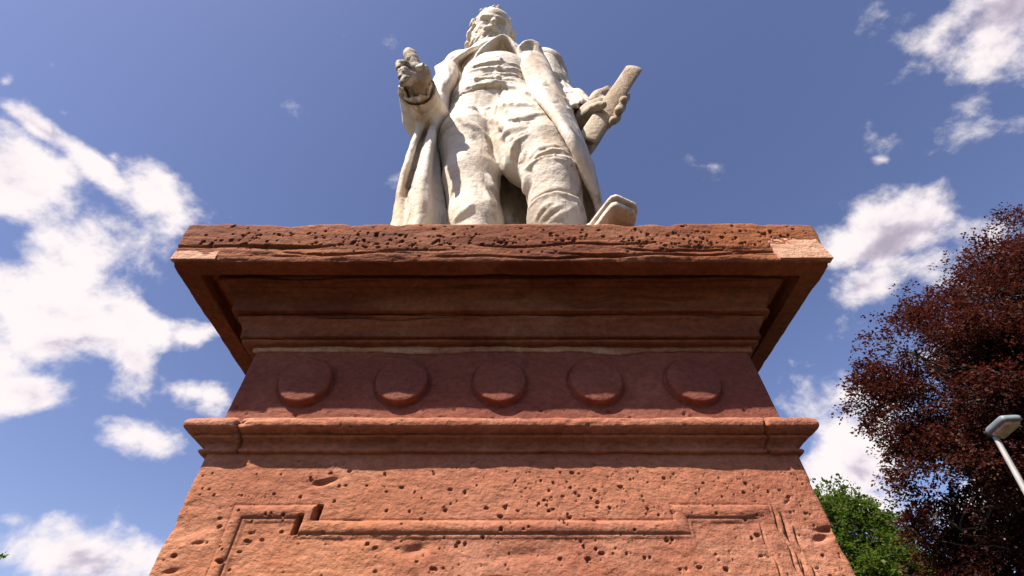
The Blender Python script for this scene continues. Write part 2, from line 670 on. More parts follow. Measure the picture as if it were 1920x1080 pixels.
def cor_disp(G, n, side):
    x, y, z = G[..., 0], G[..., 1], G[..., 2]
    D = .0022 * fbm(G * 9, 3, 3) + .0016 * fbm(G * np.array([22, 22, 60]), 3, 11)
    soff = smoothstep(.945, .93, z) + smoothstep(.985, .80, z) * 0
    D += .0030 * smoothstep(.97, .93, z) * fbm(G * np.array([13, 13, 22]), 4, 15, .6)
    bed = smoothstep(.79, .83, z) * smoothstep(.965, .955, z)
    # strata torn along the bedding on the mouldings
    D += bed * (.0026 * fbm(G * np.array([4, 4, 55]), 3, 21) - .006 * smoothstep(.25, .7, fbm(G * np.array([3.2, 3.2, 38]), 3, 5)))
    fas = smoothstep(.936, .945, z) * (y < YF - .19).astype(float) + smoothstep(.936, .945, z) * (np.abs(x) > HW + .19)
    fas = np.clip(fas, 0, 1)
    low = smoothstep(1.035, .975, z + .02 * fbm(G * np.array([4, 4, 0.1]), 2, 61))
    D += fas * (.0035 * fbm(G * np.array([10, 10, 22]), 4, 31))
    D += fas * low * (.0034 * fbm(G * np.array([12, 12, 90]), 5, 41, .7) - .005 * smoothstep(.15, .55, fbm(G * np.array([3.6, 3.6, 70]), 3, 45)))
    # wavy splits in the soffit mouldings
    for yc, a0, a1, ph in [(.118, -.80, -.45, 0), (.109, -.74, -.30, 1.7), (.112, .25, .74, 3.1), (.100, -.2, .3, 2.2), (.075, .1, .62, .4), (.052, -.55, -.1, 5), (.057, .35, .66, 1.1)]:
        yy = YF - yc + .0035 * np.sin(x * 11 + ph) + .0022 * np.sin(x * 29 + ph * 2)
        w = smoothstep(a0, a0 + .08, x) * smoothstep(a1, a1 - .08, x) * (z < .956)
        D -= .0065 * w * np.exp(-((y - yy) / .0022) ** 2) - .0025 * w * np.exp(-((y - yy - .006) / .004) ** 2)
    # long delaminated cracks
    for zc, a0, a1, ph in [(.982, -.84, -.45, 0), (.965, -.62, -.2, 1.3), (.958, .1, .8, 2.2), (.975, .3, .72, .7), (.951, -.2, .35, 4.1), (.993, -.1, .45, 5)]:
        zz = zc + .006 * np.sin(x * 7 + ph) + .004 * np.sin(x * 23 + ph * 2)
        w = smoothstep(a0, a0 + .08, x) * smoothstep(a1, a1 - .08, x)
        D -= fas * .010 * w * np.exp(-((z - zz) / .0028) ** 2)
    # chipped upper arris
    up = smoothstep(1.06, 1.09, z)
    ch = smoothstep(.35, .8, fbm(np.stack([x * 6, y * 6, x * 0 + 3], -1), 3, 71))
    D -= up * ch * .012 * (z < STOP + .0005)
    for xc, wd, dp in [(-.60, .035, .018), (-.42, .02, .008), (.36, .03, .012), (.47, .02, .01), (-.30, .02, .007)]:
        D -= up * (y < YF - .15) * dp * np.exp(-((x - xc) / wd) ** 2)
    # ragged lower arris
    la = np.exp(-((z - .936) / .007) ** 2) * (y < YF - .18)
    D -= la * .006 * smoothstep(0, .7, fbm(np.stack([x * 14, y * 0, x * 0], -1), 4, 81))
    # broken stretch on the left soffit lip
    return D


yfas = YF - .207
pits = rand_pits(230, -.83, .86, 1.02, 1.082, yfas, .0024, .0050, 2.6) + rand_pits(450, -.83, .86, .98, 1.084, yfas, .0022, .0058, 2.6) + rand_pits(150, -.83, .70, .945, 1.0, yfas, .0022, .0048, 1.8, ex=(1, 2.2)) \
    + side_pits(160, .96, 1.07, .206, .0035, .009)
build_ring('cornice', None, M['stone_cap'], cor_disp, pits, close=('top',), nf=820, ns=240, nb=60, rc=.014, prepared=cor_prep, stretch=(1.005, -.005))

# --- frieze
FZ0, FZ1 = .563, .797


def fr_disp(G, n, side):
    D = .0018 * fbm(G * 7, 3, 103) + .0008 * fbm(G * 40, 3, 113)
    front = G[..., 1] < YF + .004
    for dx in (-.501, -.256, -.007, .2385, .487):      # the cutting line left round each disc
        r = np.hypot(G[..., 0] - dx, G[..., 2] - .6865)
        D = D - front * .0045 * np.exp(-((r - .0695) / .0028) ** 2)
    return D - .003 * smoothstep(.3, .8, fbm(G * np.array([9, 9, 14]), 3, 117)) * smoothstep(.63, .58, G[..., 2])


pits = rand_pits(70, -.66, .66, .566, .62, YF, .002, .0045, 1.4) + rand_pits(40, -.66, .66, .62, .79, YF, .0018, .003, 1.0) + side_pits(60, .57, .78, 0, .002, .005)
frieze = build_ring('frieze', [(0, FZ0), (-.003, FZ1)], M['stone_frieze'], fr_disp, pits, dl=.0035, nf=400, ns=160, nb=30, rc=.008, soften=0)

# --- mortar joint under the cornice, ragged below
nxm = 400
xm = np.linspace(-HW - .006, HW + .006, nxm)
low = .7870 + .0055 * fbm(np.stack([xm * 16, xm * 0, xm * 0], -1), 5, 131, .7) - .0095 * smoothstep(.15, .45, fbm(np.stack([xm * 3.1 + 2, xm * 0, xm * 0], -1), 3, 137))
rows = []
for k, (fz, oy) in enumerate([(0, 0.004), (.0, -.0016), (.35, -.0036), (.7, -.0050), (1.0, -.010), (1.0, .01)]):
    zz = low + (.8015 - low) * fz
    yy = YF + oy - .0014 * fbm(np.stack([xm * 30, zz * 60, xm * 0], -1), 2, 139) * (k not in (0, 5))
    rows.append(np.stack([xm, yy, zz], -1))
mesh_obj('mortar_joint', np.array(rows), grid_faces(6, nxm), M['mortar'], pedestal)
# --- discs of the frieze
disc_z = .6865
for i, dx in enumerate([-.501, -.256, -.007, .2385, .487]):
    R0 = .0655
    nr, na = 22, 72
    prof = [(R0 * k / 11, .0158 + .0030 * (1 - (k / 11) ** 2)) for k in range(0, 11)] + \
           [(R0 - .0025, .0155), (R0 - .0008, .0142), (R0, .0105), (R0 + .0004, .003), (R0 + .0006, -.001), (R0 + .001, -.004)]
    prof = np.array(prof)
    a = np.linspace(0, 2 * np.pi, na, endpoint=False)
    tilt = .10
    V = np.zeros((len(prof), na, 3))
    V[..., 0] = dx + prof[:, 0][:, None] * np.cos(a)[None]
    V[..., 2] = disc_z + prof[:, 0][:, None] * np.sin(a)[None]
    hgt = prof[:, 1][:, None] * (1 - tilt * 1.6 * np.sin(a)[None] * (prof[:, 0] / R0)[:, None])
    V[..., 1] = YF - hgt
    e = fbm(V * 18 + i * 9, 3, 151 + i)
    V[..., 1] += .0022 * e
    if i >= 3:       # the crown of these two has flaked off
        fl = smoothstep(.012, .022, (V[..., 2] - disc_z) - .02 * np.sin((V[..., 0] - dx) * 60 + i)) * (prof[:, 0] < R0 - .004)[:, None]
        V[..., 1] += fl * .004
    chip = smoothstep(.35, .75, fbm(V * 26 + i * 5, 2, 171 + i)) * np.exp(-((prof[:, 0] - R0) / .006) ** 2)[:, None]
    V[..., 0] -= chip * .004 * np.cos(a)
    V[..., 2] -= chip * .004 * np.sin(a)
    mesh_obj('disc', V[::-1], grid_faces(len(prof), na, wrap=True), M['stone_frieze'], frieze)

# --- ledge moulding between frieze and shaft
led = [(-.004, .494), (.010, .4950), (.0125, .4975), (.0125, .5015), (.004, .5025), (.004, .509), (.008, .5155), (.016, .5205), (.026, .5225), (.0275, .5260), (.0215, .5268),
       (.0215, .5300), (.033, .5315), (.043, .5345), (.0485, .5395), (.0505, .547), (.0485, .556), (.041, .5625), (.028, .5645), (-.02, .565)]


def led_disp(G, n, side):
    D = .0026 * fbm(G * 9, 4, 203) + .0018 * fbm(G * np.array([22, 22, 50]), 4, 213)
    D -= .0035 * smoothstep(.2, .6, fbm(G * np.array([12, 12, 40]), 3, 218))
    x, z = G[..., 0], G[..., 2]
    top = smoothstep(.525, .54, z)
    D -= top * .003 * smoothstep(.3, .7, fbm(G * np.array([18, 18, 26]), 3, 223))
    fr = (G[..., 1] < YF + .02)
    for xc in (-.598, .603):
        xx = xc + .004 * np.sin(z * 160) + (0.5 - z) * .1
        D -= fr * .009 * np.exp(-((x - xx) / .0028) ** 2)
    D -= fr * .012 * np.exp(-((x + .598) / .014) ** 2 - ((z - .548) / .012) ** 2)
    D -= fr * .006 * np.exp(-((x + .56) / .03) ** 2 - ((z - .556) / .005) ** 2)
    return D


pits = rand_pits(75, -.7, .7, .535, .562, YF - .045, .002, .0048, 1.3) + rand_pits(20, -.7, .7, .50, .53, YF - .025, .002, .003, 1.2)
build_ring('ledge_moulding', led, M['stone'], led_disp, pits, dl=.0026, nf=560, ns=200, nb=50, rc=.014, soften=1, stretch=(1.004, -.003))

# --- shaft with its eared, moulded panel
ZB = (0.34 - EYE) / S


def shaft_height(x, z):
    """relief of the front panel: a rolled frame with ears, field slightly sunk"""
    # signed distance (positive inside) to the union of the outer outline rectangles
    def box(xa, xb, za, zb):
        return np.minimum(np.minimum(x - xa, xb - x), np.minimum(z - za, zb - z))
    zt1, zt2 = .3835, .3530
    zl1 = ZB + .16
    main = box(-.560, .556, zl1, zt2)
    earl = box(-.560, -.383, zl1 + .2, zt1)
    earr = box(.350, .556, zl1 + .2, zt1)
    s = np.maximum(main, np.maximum(earl, earr))
    # cross section of the frame
    roll = np.sqrt(np.clip(1 - ((s - .0145) / .0130) ** 2, 0, 1))
    groove = np.exp(-((s - .0005) / .0022) ** 2)
    fil = smoothstep(.0275, .0295, s) * smoothstep(.036, .034, s)
    h = .0078 * roll - .0020 * groove + .0020 * fil - .0008 * smoothstep(.029, .034, s)
    amp = np.ones_like(h)
    # right-hand upright weathered away
    amp *= 1 - .85 * smoothstep(.50, .54, x) * smoothstep(.39, .36, z)
    amp *= 1 - .25 * smoothstep(.33, .37, x)
    amp *= 1 - .5 * smoothstep(.3, .8, fbm(np.stack([x * 8, z * 8, x * 0], -1), 3, 301))
    return h * amp


def shaft_disp(G, n, side):
    x, y, z = G[..., 0], G[..., 1], G[..., 2]
    front = (y < YF + .001 + .004) & (np.abs(x) < HW - .004)
    D = .0020 * fbm(G * 6, 4, 311) + .0011 * fbm(G * np.array([20, 20, 24]), 4, 321)
    rough = smoothstep(.42, .30, z + .05 * fbm(G * 3, 2, 331))
    D += rough * (.0020 * fbm(G * np.array([16, 16, 26]), 4, 341, .6) - .0042 * smoothstep(.25, .7, fbm(G * np.array([10, 10, 20]), 4, 351)))
    edge = smoothstep(.56, .66, np.abs(x))
    D -= edge * .005 * smoothstep(0, .7, fbm(G * np.array([16, 16, 24]), 4, 361))
    D += front * shaft_height(x, z)
    # vertical dark slits where the frame steps at the left ear
    D -= front * .045 * np.exp(-((x + .3815 - .10 * (z - .368)) / .0056) ** 4) * smoothstep(.350, .353, z) * smoothstep(.383, .380, z)
    D -= front * .045 * np.exp(-((x + .4155 - .16 * (z - .342)) / .0054) ** 4) * smoothstep(.324, .327, z) * smoothstep(.362, .359, z)
    # parallel splits in the stone on the right
    for x0, sl_, w, d, za, zb in [(.560, -.10, .0016, .010, .12, .385), (.572, -.16, .0024, .014, .18, .372), (.585, -.22, .002, .012, .12, .345), (.520, -.16, .0014, .007, .16, .352), (.566, -.20, .0014, .01, .2, .34)]:
        xc = x0 + sl_ * (.38 - z) * -.35 + .0025 * np.sin(z * 90 + x0 * 100)
        D -= front * d * np.exp(-((x - xc) / w) ** 2) * smoothstep(za, za + .03, z) * smoothstep(zb, zb - .02, z)
    # larger scars
    for xc, zc, rx, rz, d in [(-.392, .429, .016, .006, .012), (-.372, .436, .012, .004, .008), (-.50, .232, .022, .005, .012), (-.17, .30, .02, .012, .006), (-.02, .245, .018, .006, .01),
                              (.64, .32, .014, .007, .013), (.655, .335, .02, .005, .012), (.04, .29, .05, .012, .005), (-.6, .31, .008, .003, .008), (-.63, .26, .009, .004, .008)]:
        D -= front * d * np.exp(-((x - xc - (z - zc) * 1.2) / rx) ** 2 - ((z - zc) / rz) ** 2)
    # tooling ticks above the left ear
    tk = smoothstep(.386, .388, z) * smoothstep(.400, .397, z) * smoothstep(-.55, -.53, x) * smoothstep(-.40, -.42, x)
    D -= front * tk * .0008 * (np.sin(x * 900) > .1)
    return D


sh_prof_hi = resample([(0, .17), (0, .496)], .0019)
sh_prof_lo = resample([(.0, ZB), (0, .17)], .012)[:-1]
prep = np.concatenate([sh_prof_lo, sh_prof_hi])
pits = rand_pits(300, -.66, .66, .20, .455, YF, .0013, .0034, 3.0, ex=(.8, 2.0)) + rand_pits(14, -.66, .66, .2, .44, YF, .0032, .0046, 2.2, ex=(.8, 1.8)) + rand_pits(120, .0, .66, .36, .455, YF, .0013, .0027, 2.8, ex=(.8, 1.8)) + rand_pits(130, -.66, .66, .2, .33, YF, .0014, .0036, 2.8, ex=(.8, 2.2)) + rand_pits(26, -.66, .66, .455, .49, YF, .0015, .0025, 1.6) \
    + side_pits(120, .1, .48, 0, .003, .008)
build_ring('shaft', None, M['stone'], shaft_disp, pits, nf=760, ns=150, nb=30, rc=.012, soften=0, prepared=prep)

# --- base of the pedestal (below the picture)
zb0 = -EYE / S
base = [(.20, zb0 - .02), (.20, zb0 + .22), (.19, zb0 + .235), (.12, zb0 + .24), (.12, zb0 + .33), (.115, zb0 + .345), (.09, zb0 + .36), (.04, zb0 + .385), (.02, zb0 + .40), (.02, ZB), (.0, ZB + .01), (-.01, ZB + .01)]
build_ring('base_plinth', base, M['stone'], lambda G, n, s: .004 * fbm(G * 8, 3, 401), (), dl=.02, nf=120, ns=90, nb=60, rc=.02, soften=1)


# --- pale repair stones let into the corners of the slab
def rough_box(name, x0, x1, y0, y1, z0, z1, mat, parent, amp=.0016, n=26, seed=1, shear=0.0):
    """a box with worn, uneven faces (working units)"""
    faces, verts, off = [], [], 0
    c = np.array([(x0 + x1) / 2, (y0 + y1) / 2, (z0 + z1) / 2])
    h = np.array([(x1 - x0) / 2, (y1 - y0) / 2, (z1 - z0) / 2])
    lin = np.linspace(-1, 1, n)
    A, B = np.meshgrid(lin, lin, indexing='ij')
    for ax in range(3):
        for sg in (-1, 1):
            q = np.zeros((n, n, 3))
            q[..., ax] = sg
            q[..., (ax + 1) % 3] = A if sg > 0 else B
            q[..., (ax + 2) % 3] = B if sg > 0 else A
            m = .10 * h.min()
            inner = np.clip(np.abs(q) * h - (h - m), 0, None)
            ln = np.linalg.norm(inner, axis=-1, keepdims=True)
            core = np.sign(q) * np.minimum(np.abs(q) * h, h - m)
            p = core + np.sign(q) * inner / (ln + 1e-9) * m * np.minimum(1, ln / (ln + 1e-9))
            p = p + c
            p[..., 0] += (p[..., 2] - z0) * shear
            p = p + amp * fbm(p * 30, 3, seed)[..., None] * (p - c) / (np.linalg.norm(p - c, axis=-1, keepdims=True) + 1e-9)
            verts.append(p.reshape(-1, 3))
            faces.append(grid_faces(n, n) + off)
            off += n * n
    return mesh_obj(name, np.concatenate(verts), np.concatenate(faces), mat, parent)


rough_box('repair_stone', .735, .8745, YF - .2085, YF - .188, .9355, 1.020, M['stone_patch'], pedestal, seed=501, n=40, shear=-.12)['label'] = 'large pale pink repair stone at the right corner of the slab'
rough_box('repair_stone', -.8805, -.762, YF - .2035, YF - .19, .9365, .970, M['stone_patch'], pedestal, seed=511, n=40, amp=.0022)['label'] = 'thin pale repair strip at the left corner of the slab'

# ------------------------------------------------------------------ the marble figure, carved as distance fields
statue = thing('marble_statue', 'white marble statue of a bearded man in long coat, standing on the red pedestal', 'statue',
               (0, 1.25 * S, EYE + STOP * S))


class Field:
    def __init__(s, lo, hi, h):
        s.lo, s.h = np.array(lo, float), h
        s.n = np.ceil((np.array(hi, float) - s.lo) / h).astype(int) + 1
        s.F = np.full(s.n, .5, dtype=np.float32)

    def box(s, lo, hi):
        a = np.clip(np.floor((np.array(lo) - s.lo) / s.h).astype(int), 0, s.n)
        b = np.clip(np.ceil((np.array(hi) - s.lo) / s.h).astype(int) + 1, 0, s.n)
        if (b <= a).any():
            return None, None
        ax = [s.lo[k] + s.h * np.arange(a[k], b[k]) for k in range(3)]
        X = np.stack(np.meshgrid(*ax, indexing='ij'), -1).astype(np.float32)
        return tuple(slice(a[k], b[k]) for k in range(3)), X

    def merge(s, sl, d, k=0.0, sub=False):
        A = s.F[sl]
        if sub:
            d = -d
            if k > 0:
                hh = np.clip(k - np.abs(A - d), 0, None) / k
                s.F[sl] = np.maximum(A, d) + hh * hh * k * .25
            else:
                s.F[sl] = np.maximum(A, d)
        else:
            if k > 0:
                hh = np.clip(k - np.abs(A - d), 0, None) / k
                s.F[sl] = np.minimum(A, d) - hh * hh * k * .25
            else:
                s.F[sl] = np.minimum(A, d)

    def cone(s, a, b, ra, rb, k=0.0, sub=False, flat=None):
        a, b = np.array(a, float), np.array(b, float)
        r = max(ra, rb) + k + 3 * s.h
        sl, X = s.box(np.minimum(a, b) - r, np.maximum(a, b) + r)
        if sl is None:
            return
        ab = b - a
        L2 = max((ab ** 2).sum(), 1e-12)
        t = np.clip(((X - a.astype(np.float32)) @ ab.astype(np.float32)) / L2, 0, 1)
        q = X - (a + 0 * ab).astype(np.float32) - t[..., None] * ab.astype(np.float32)
        if flat is not None:      # (unit direction, factor): squash along a direction
            dr, fc = np.array(flat[0], float), flat[1]
            dr = (dr / np.linalg.norm(dr)).astype(np.float32)
            q = q + (q @ dr)[..., None] * dr * (1 / fc - 1)
        d = np.sqrt((q ** 2).sum(-1)) - (ra + (rb - ra) * t)
        s.merge(sl, d.astype(np.float32), k, sub)

    def ell(s, c, r, k=0.0, sub=False, R=None):
        c, r = np.array(c, float), np.array(r, float)
        m = r.max() + k + 3 * s.h
        sl, X = s.box(c - m, c + m)
        if sl is None:
            return
        q = X - c.astype(np.float32)
        if R is not None:
            q = q @ np.array(R, dtype=np.float32)
        e = np.sqrt(((q / r.astype(np.float32)) ** 2).sum(-1))
        g = np.sqrt(((q / (r ** 2).astype(np.float32)) ** 2).sum(-1)) + 1e-6
        d = e * (e - 1) / g
        s.merge(sl, d.astype(np.float32), k, sub)

    def line(s, pts, rad, k=0.0, sub=False, flat=None):
        n = len(pts)
        rad = rad if hasattr(rad, '__len__') else [rad] * n
        for i in range(n - 1):
            s.cone(pts[i], pts[i + 1], rad[i], rad[i + 1], k, sub, flat)

    def splat(s, pts, th):
        """union of balls: a dense cloud of surface samples of half thickness th"""
        pts = np.asarray(pts).reshape(-1, 3)
        th = np.broadcast_to(np.asarray(th, float).reshape(-1), (len(pts),)) if np.ndim(th) else np.full(len(pts), th)
        R = int(np.ceil(th.max() / s.h)) + 1
        base = np.round((pts - s.lo) / s.h).astype(int)
        ok = ((base > R) & (base < s.n - R - 1)).all(1)
        pts, base, th = pts[ok], base[ok], th[ok]
        Ff = s.F.reshape(-1)
        for dx in range(-R, R + 1):
            for dy in range(-R, R + 1):
                for dz in range(-R, R + 1):
                    if dx * dx + dy * dy + dz * dz > (R + .5) ** 2:
                        continue
                    i = base + (dx, dy, dz)
                    d = np.linalg.norm(s.lo + i * s.h - pts, axis=1) - th
                    idx = (i[:, 0] * s.n[1] + i[:, 1]) * s.n[2] + i[:, 2]
                    np.minimum.at(Ff, idx, d.astype(np.float32))

    def blur(s, it=1):
        F = np.clip(s.F, -4 * s.h, 4 * s.h)
        for _ in range(it):
            for ax in range(3):
                F = (np.roll(F, 1, ax) + 2 * F + np.roll(F, -1, ax)) / 4
        s.F = F

    def sample(s, p):
        q = (np.asarray(p) - s.lo) / s.h
        i = np.floor(q).astype(int)
        ok = ((i >= 0) & (i < s.n - 1)).all(-1)
        i = np.clip(i, 0, s.n - 2)
        w = q - i
        r = 0
        for dx in (0, 1):
            for dy in (0, 1):
                for dz in (0, 1):
                    ww = (w[..., 0] if dx else 1 - w[..., 0]) * (w[..., 1] if dy else 1 - w[..., 1]) * (w[..., 2] if dz else 1 - w[..., 2])
                    r = r + ww * s.F[i[..., 0] + dx, i[..., 1] + dy, i[..., 2] + dz]
        return np.where(ok, r, .5)

    def hit(s, px, py, y0=.6, y1=1.7):
        """where the line of sight from the eye meets the carved surface"""
        Y = np.linspace(y0, y1, 900)
        pts = np.array([P(px, py, y) for y in Y])
        f = s.sample(pts)
        k = np.where(f < 0)[0]
        return pts[k[0]] if len(k) else None

    def relief(s, pix, r, amount=.5, k=.02, sub=False, n=10, taper=True):
        """draw a fold (ridge) or groove along a polyline of sight lines, on the real surface"""
        pix = np.array(pix, float)
        seg = np.r_[0, np.cumsum(np.linalg.norm(np.diff(pix, axis=0), axis=1))]
        t = np.linspace(0, seg[-1], n)
        qx, qy = np.interp(t, seg, pix[:, 0]), np.interp(t, seg, pix[:, 1])
        pts, rad = [], []
        for j, (a, b) in enumerate(zip(qx, qy)):
            h = s.hit(a, b)
            if h is None:
                continue
            if pts and np.linalg.norm(h - pts[-1]) > .35:
                continue
            view = h / np.linalg.norm(h)
            off = r * (1 - 2 * amount) if not sub else -r * (1 - 2 * amount)
            w = math.sin(math.pi * (j + .6) / (n + .2)) ** .5 if taper else 1
            rr_ = max(r * w, .3 * r)
            pts.append(h + view * (rr_ * (1 - 2 * amount) if not sub else -rr_ * (1 - 2 * amount)))
            rad.append(rr_)
        if len(pts) > 1:
            s.line(pts, rad, k, sub)

    def mesh(s, name, mat, parent, noise=None):
        F = s.F.copy()
        F[0] = F[-1] = .5
        F[:, 0] = F[:, -1] = .5
        F[:, :, 0] = F[:, :, -1] = .5
        I = F < 0
        nx, ny, nz = F.shape
        cnt = np.zeros((nx - 1, ny - 1, nz - 1), np.int8)
        for dx in (0, 1):
            for dy in (0, 1):
                for dz in (0, 1):
                    cnt += I[dx:nx - 1 + dx, dy:ny - 1 + dy, dz:nz - 1 + dz]
        act = (cnt > 0) & (cnt < 8)
        ci = np.argwhere(act)
        vid = np.full(act.shape, -1, np.int64)
        vid[act] = np.arange(len(ci))
        val = {}
        for dx in (0, 1):
            for dy in (0, 1):
                for dz in (0, 1):
                    val[(dx, dy, dz)] = F[ci[:, 0] + dx, ci[:, 1] + dy, ci[:, 2] + dz]
        acc = np.zeros((len(ci), 3))
        num = np.zeros(len(ci))
        cs = list(val)
        for a in cs:
            for ax in range(3):
                if a[ax] == 0:
                    b = list(a)
                    b[ax] = 1
                    va, vb = val[a], val[tuple(b)]
                    cr = (va < 0) != (vb < 0)
                    t = np.where(cr, va / np.where(va == vb, 1, va - vb), 0)
                    p = np.tile(np.array(a, float), (len(ci), 1))
                    p[:, ax] = t
                    acc += p * cr[:, None]
                    num += cr
        V = s.lo + (ci + acc / num[:, None]) * s.h
        faces = []
        for ax in range(3):
            a0 = [slice(1, -1)] * 3
            a0[ax] = slice(0, -1)
            A = I[tuple(a0)]
            a1 = list(a0)
            a1[ax] = slice(1, None)
            B = I[tuple(a1)]
            e = np.argwhere(A != B)
            o = np.ones(3, int)
            o[ax] = 0
            e = e + o
            u, w = (ax + 1) % 3, (ax + 2) % 3
            def g(du, dw):
                q = e.copy()
                q[:, u] += du
                q[:, w] += dw
                return vid[q[:, 0], q[:, 1], q[:, 2]]
            quad = np.stack([g(-1, -1), g(0, -1), g(0, 0), g(-1, 0)], -1)
            inside = I[e[:, 0], e[:, 1], e[:, 2]]
            quad[~inside] = quad[~inside][:, ::-1]
            faces.append(quad)
        f = np.concatenate(faces)
        f = f[(f >= 0).all(1)]
        # one light laplacian pass
        for _ in range(1):
            acc = np.zeros_like(V)
            c = np.zeros(len(V))
            for a in range(4):
                b = (a + 1) % 4
                np.add.at(acc, f[:, a], V[f[:, b]])
                np.add.at(c, f[:, a], 1)
            V = V * .75 + .25 * acc / np.maximum(c, 1)[:, None]
        if noise:
            V = V + noise * np.stack([fbm(V * 14, 3, 601), fbm(V * 14, 3, 611), fbm(V * 14, 3, 621)], -1)
        return mesh_obj(name, V, f, mat, parent)


def W(*a):
    return np.array(a, float)


PL = STOP + .048      # top of the marble plinth
# ---- body: torso, trousers, boots: one continuous carving
B = Field((-.50, .72, STOP - .02), (.50, 1.50, 3.90), .0084)
# standing leg (left in the picture)
hipA, kneeA, ankA = P(897, 208, 1.22), P(884, 338, 1.20), W(-.105, 1.24, PL + .16)
midA = P(881, 272, 1.20)
shinA = P(891, 418, 1.22)
B.line([hipA, midA, kneeA, shinA, ankA], [.185, .168, .132, .116, .085], .05)
B.cone(W(-.13, 1.22, PL + .07), W(-.19, .95, PL + .05), .085, .065, .06)
B.ell(W(-.13, 1.27, PL + .06), (.085, .11, .08), .05)
# advanced leg
hipB, midB, kneeB = P(976, 212, 1.20), P(990, 245, 1.13), P(1014, 292, 1.08)
shinB, ankB = P(1038, 345, 1.07), W(.205, 1.15, PL + .17)
B.line([hipB, midB, kneeB], [.18, .185, .150], .07)
B.line([P(980, 258, 1.12), P(990, 303, 1.10)], [.165, .125], .04)
B.line([kneeB, shinB, P(1044, 418, 1.12), ankB], [.145, .118, .112, .09], .04)
# pelvis, belly, chest, shoulders
B.ell(P(936, 203, 1.20), (.285, .21, .25), .06)
B.ell(P(934, 168, 1.16), (.262, .215, .30), .06)
B.ell(P(930, 135, 1.17), (.250, .205, .34), .06)
B.cone(W(-.30, 1.25, 3.62), W(.32, 1.25, 3.66), .15, .15, .10)
B.cone(W(-.02, 1.24, 3.62), W(-.02, 1.18, 3.95), .14, .13, .08)
B.ell(P(937, 96, 1.0), (.150, .14, .13), .02, True)
# crotch and the gap between the thighs
B.relief([(927, 212), (936, 240), (941, 270), (943, 300)], .014, .35, .02, True, n=9)
B.relief([(894, 200), (902, 212), (910, 222)], .007, .5, .008, True)
# trousers: folds radiating from the crotch
for pl, r in [([(915, 222), (945, 232), (985, 222), (1015, 214)], .017), ([(935, 238), (960, 240), (990, 232)], .014), ([(940, 262), (955, 246), (985, 240)], .013),
              ([(910, 205), (950, 196), (1000, 200), (1022, 212)], .013), ([(960, 290), (970, 262), (990, 250)], .013),
              ([(985, 335), (978, 310), (985, 285)], .012),
              ([(992, 314), (1010, 294), (1040, 284), (1062, 288)], .012), ([(994, 296), (1014, 280), (1044, 274)], .009),
              
              ([(880, 232), (898, 246), (915, 262)], .014), ([(868, 222), (890, 240), (905, 262), (915, 285)], .012), ([(858, 215), (874, 232), (886, 258)], .011),
              ([(856, 195), (872, 200), (892, 206)], .012), 
              ([(930, 395), (915, 375), (905, 350)], .009), ([(932, 370), (922, 350), (915, 330)], .008),
              ([(855, 412), (872, 398), (885, 384)], .010)]:
    B.relief(pl, r, .26, .020)
for pl, r in [([(952, 268), (968, 254), (990, 246)], .009), ([(967, 320), (968, 295), (975, 268)], .009), ([(1000, 300), (1022, 287), (1052, 284)], .010),
              ([(940, 226), (975, 228), (1010, 222)], .008), ([(982, 325), (975, 302), (978, 280)], .008)]:
    B.relief(pl, r, .42, .007, True)
# boot top of the advanced leg, with its pull strap
B.relief([(990, 316), (1002, 308), (1020, 300), (1040, 296), (1060, 300), (1073, 307)], .016, .35, .006, n=14, taper=False)
B.relief([(994, 311), (1004, 303), (1022, 294), (1042, 290), (1060, 294), (1074, 301)], .008, .45, .004, True, n=14, taper=False)
B.relief([(996, 382), (1004, 372), (1022, 362), (1044, 357), (1066, 360), (1086, 368), (1094, 385)], .009, .50, .004, True, n=16, taper=False)
B.relief([(994, 390), (1003, 380), (1022, 369), (1044, 364), (1066, 367), (1082, 374), (1092, 395)], .011, .32, .006, n=16, taper=False)
for pl, r in [([(1005, 412), (1016, 396), (1036, 380)], .012), ([(1014, 416), (1030, 400), (1052, 384)], .011), ([(1030, 418), (1050, 404), (1072, 392)], .010), ([(1078, 380), (1086, 395), (1092, 410)], .008)]:
    B.relief(pl, r, .36, .008)
B.relief([(986, 322), (989, 338), (988, 356)], .022, .30, .008, n=6, taper=False)
B.relief([(997, 318), (998, 336), (994, 356)], .007, .5, .004, True, n=6, taper=False)
# hands clear of detail on the standing leg: broken knob at the knee
B.relief([(849, 362), (853, 352), (861, 350)], .016, .3, .01, n=4)
# waistcoat hem and folds
for pl, r, am in [([(846, 188), (858, 176), (874, 166), (900, 160), (930, 158), (960, 161), (985, 170), (1003, 186)], .017, .36),
                  ([(852, 178), (866, 166), (884, 156), (910, 153), (940, 153), (970, 158), (992, 170)], .011, .3),
                  ([(862, 152), (880, 145), (905, 140), (925, 138)], .012, .3), ([(868, 140), (890, 133), (915, 128), (940, 126)], .012, .3),
                  ([(874, 130), (898, 122), (925, 116), (950, 116)], .012, .3), ([(930, 138), (960, 140), (985, 150), (998, 160)], .011, .3),
                  ([(945, 128), (968, 130), (984, 140)], .011, .3), ([(940, 148), (965, 150), (985, 160)], .009, .3),
                  ([(950, 118), (968, 122), (980, 130)], .009, .3), ([(872, 150), (892, 148), (912, 146)], .008, .3)]:
    B.relief(pl, r, am + .08, .006)
for pl, r in [([(848, 192), (860, 181), (876, 172), (902, 166), (932, 164), (962, 167), (986, 176), (1002, 192)], .009), ([(870, 146), (895, 138), (925, 133)], .006),
              ([(876, 158), (905, 149), (940, 148)], .006), ([(935, 133), (962, 136), (988, 147)], .006), ([(888, 128), (912, 122), (940, 120)], .006),
              ([(937, 162), (938, 180), (941, 196), (936, 210)], .006), ([(866, 186), (873, 190), (871, 196)], .005)]:
    B.relief(pl, r * 1.2, .6, .003, True, n=12, taper=False)
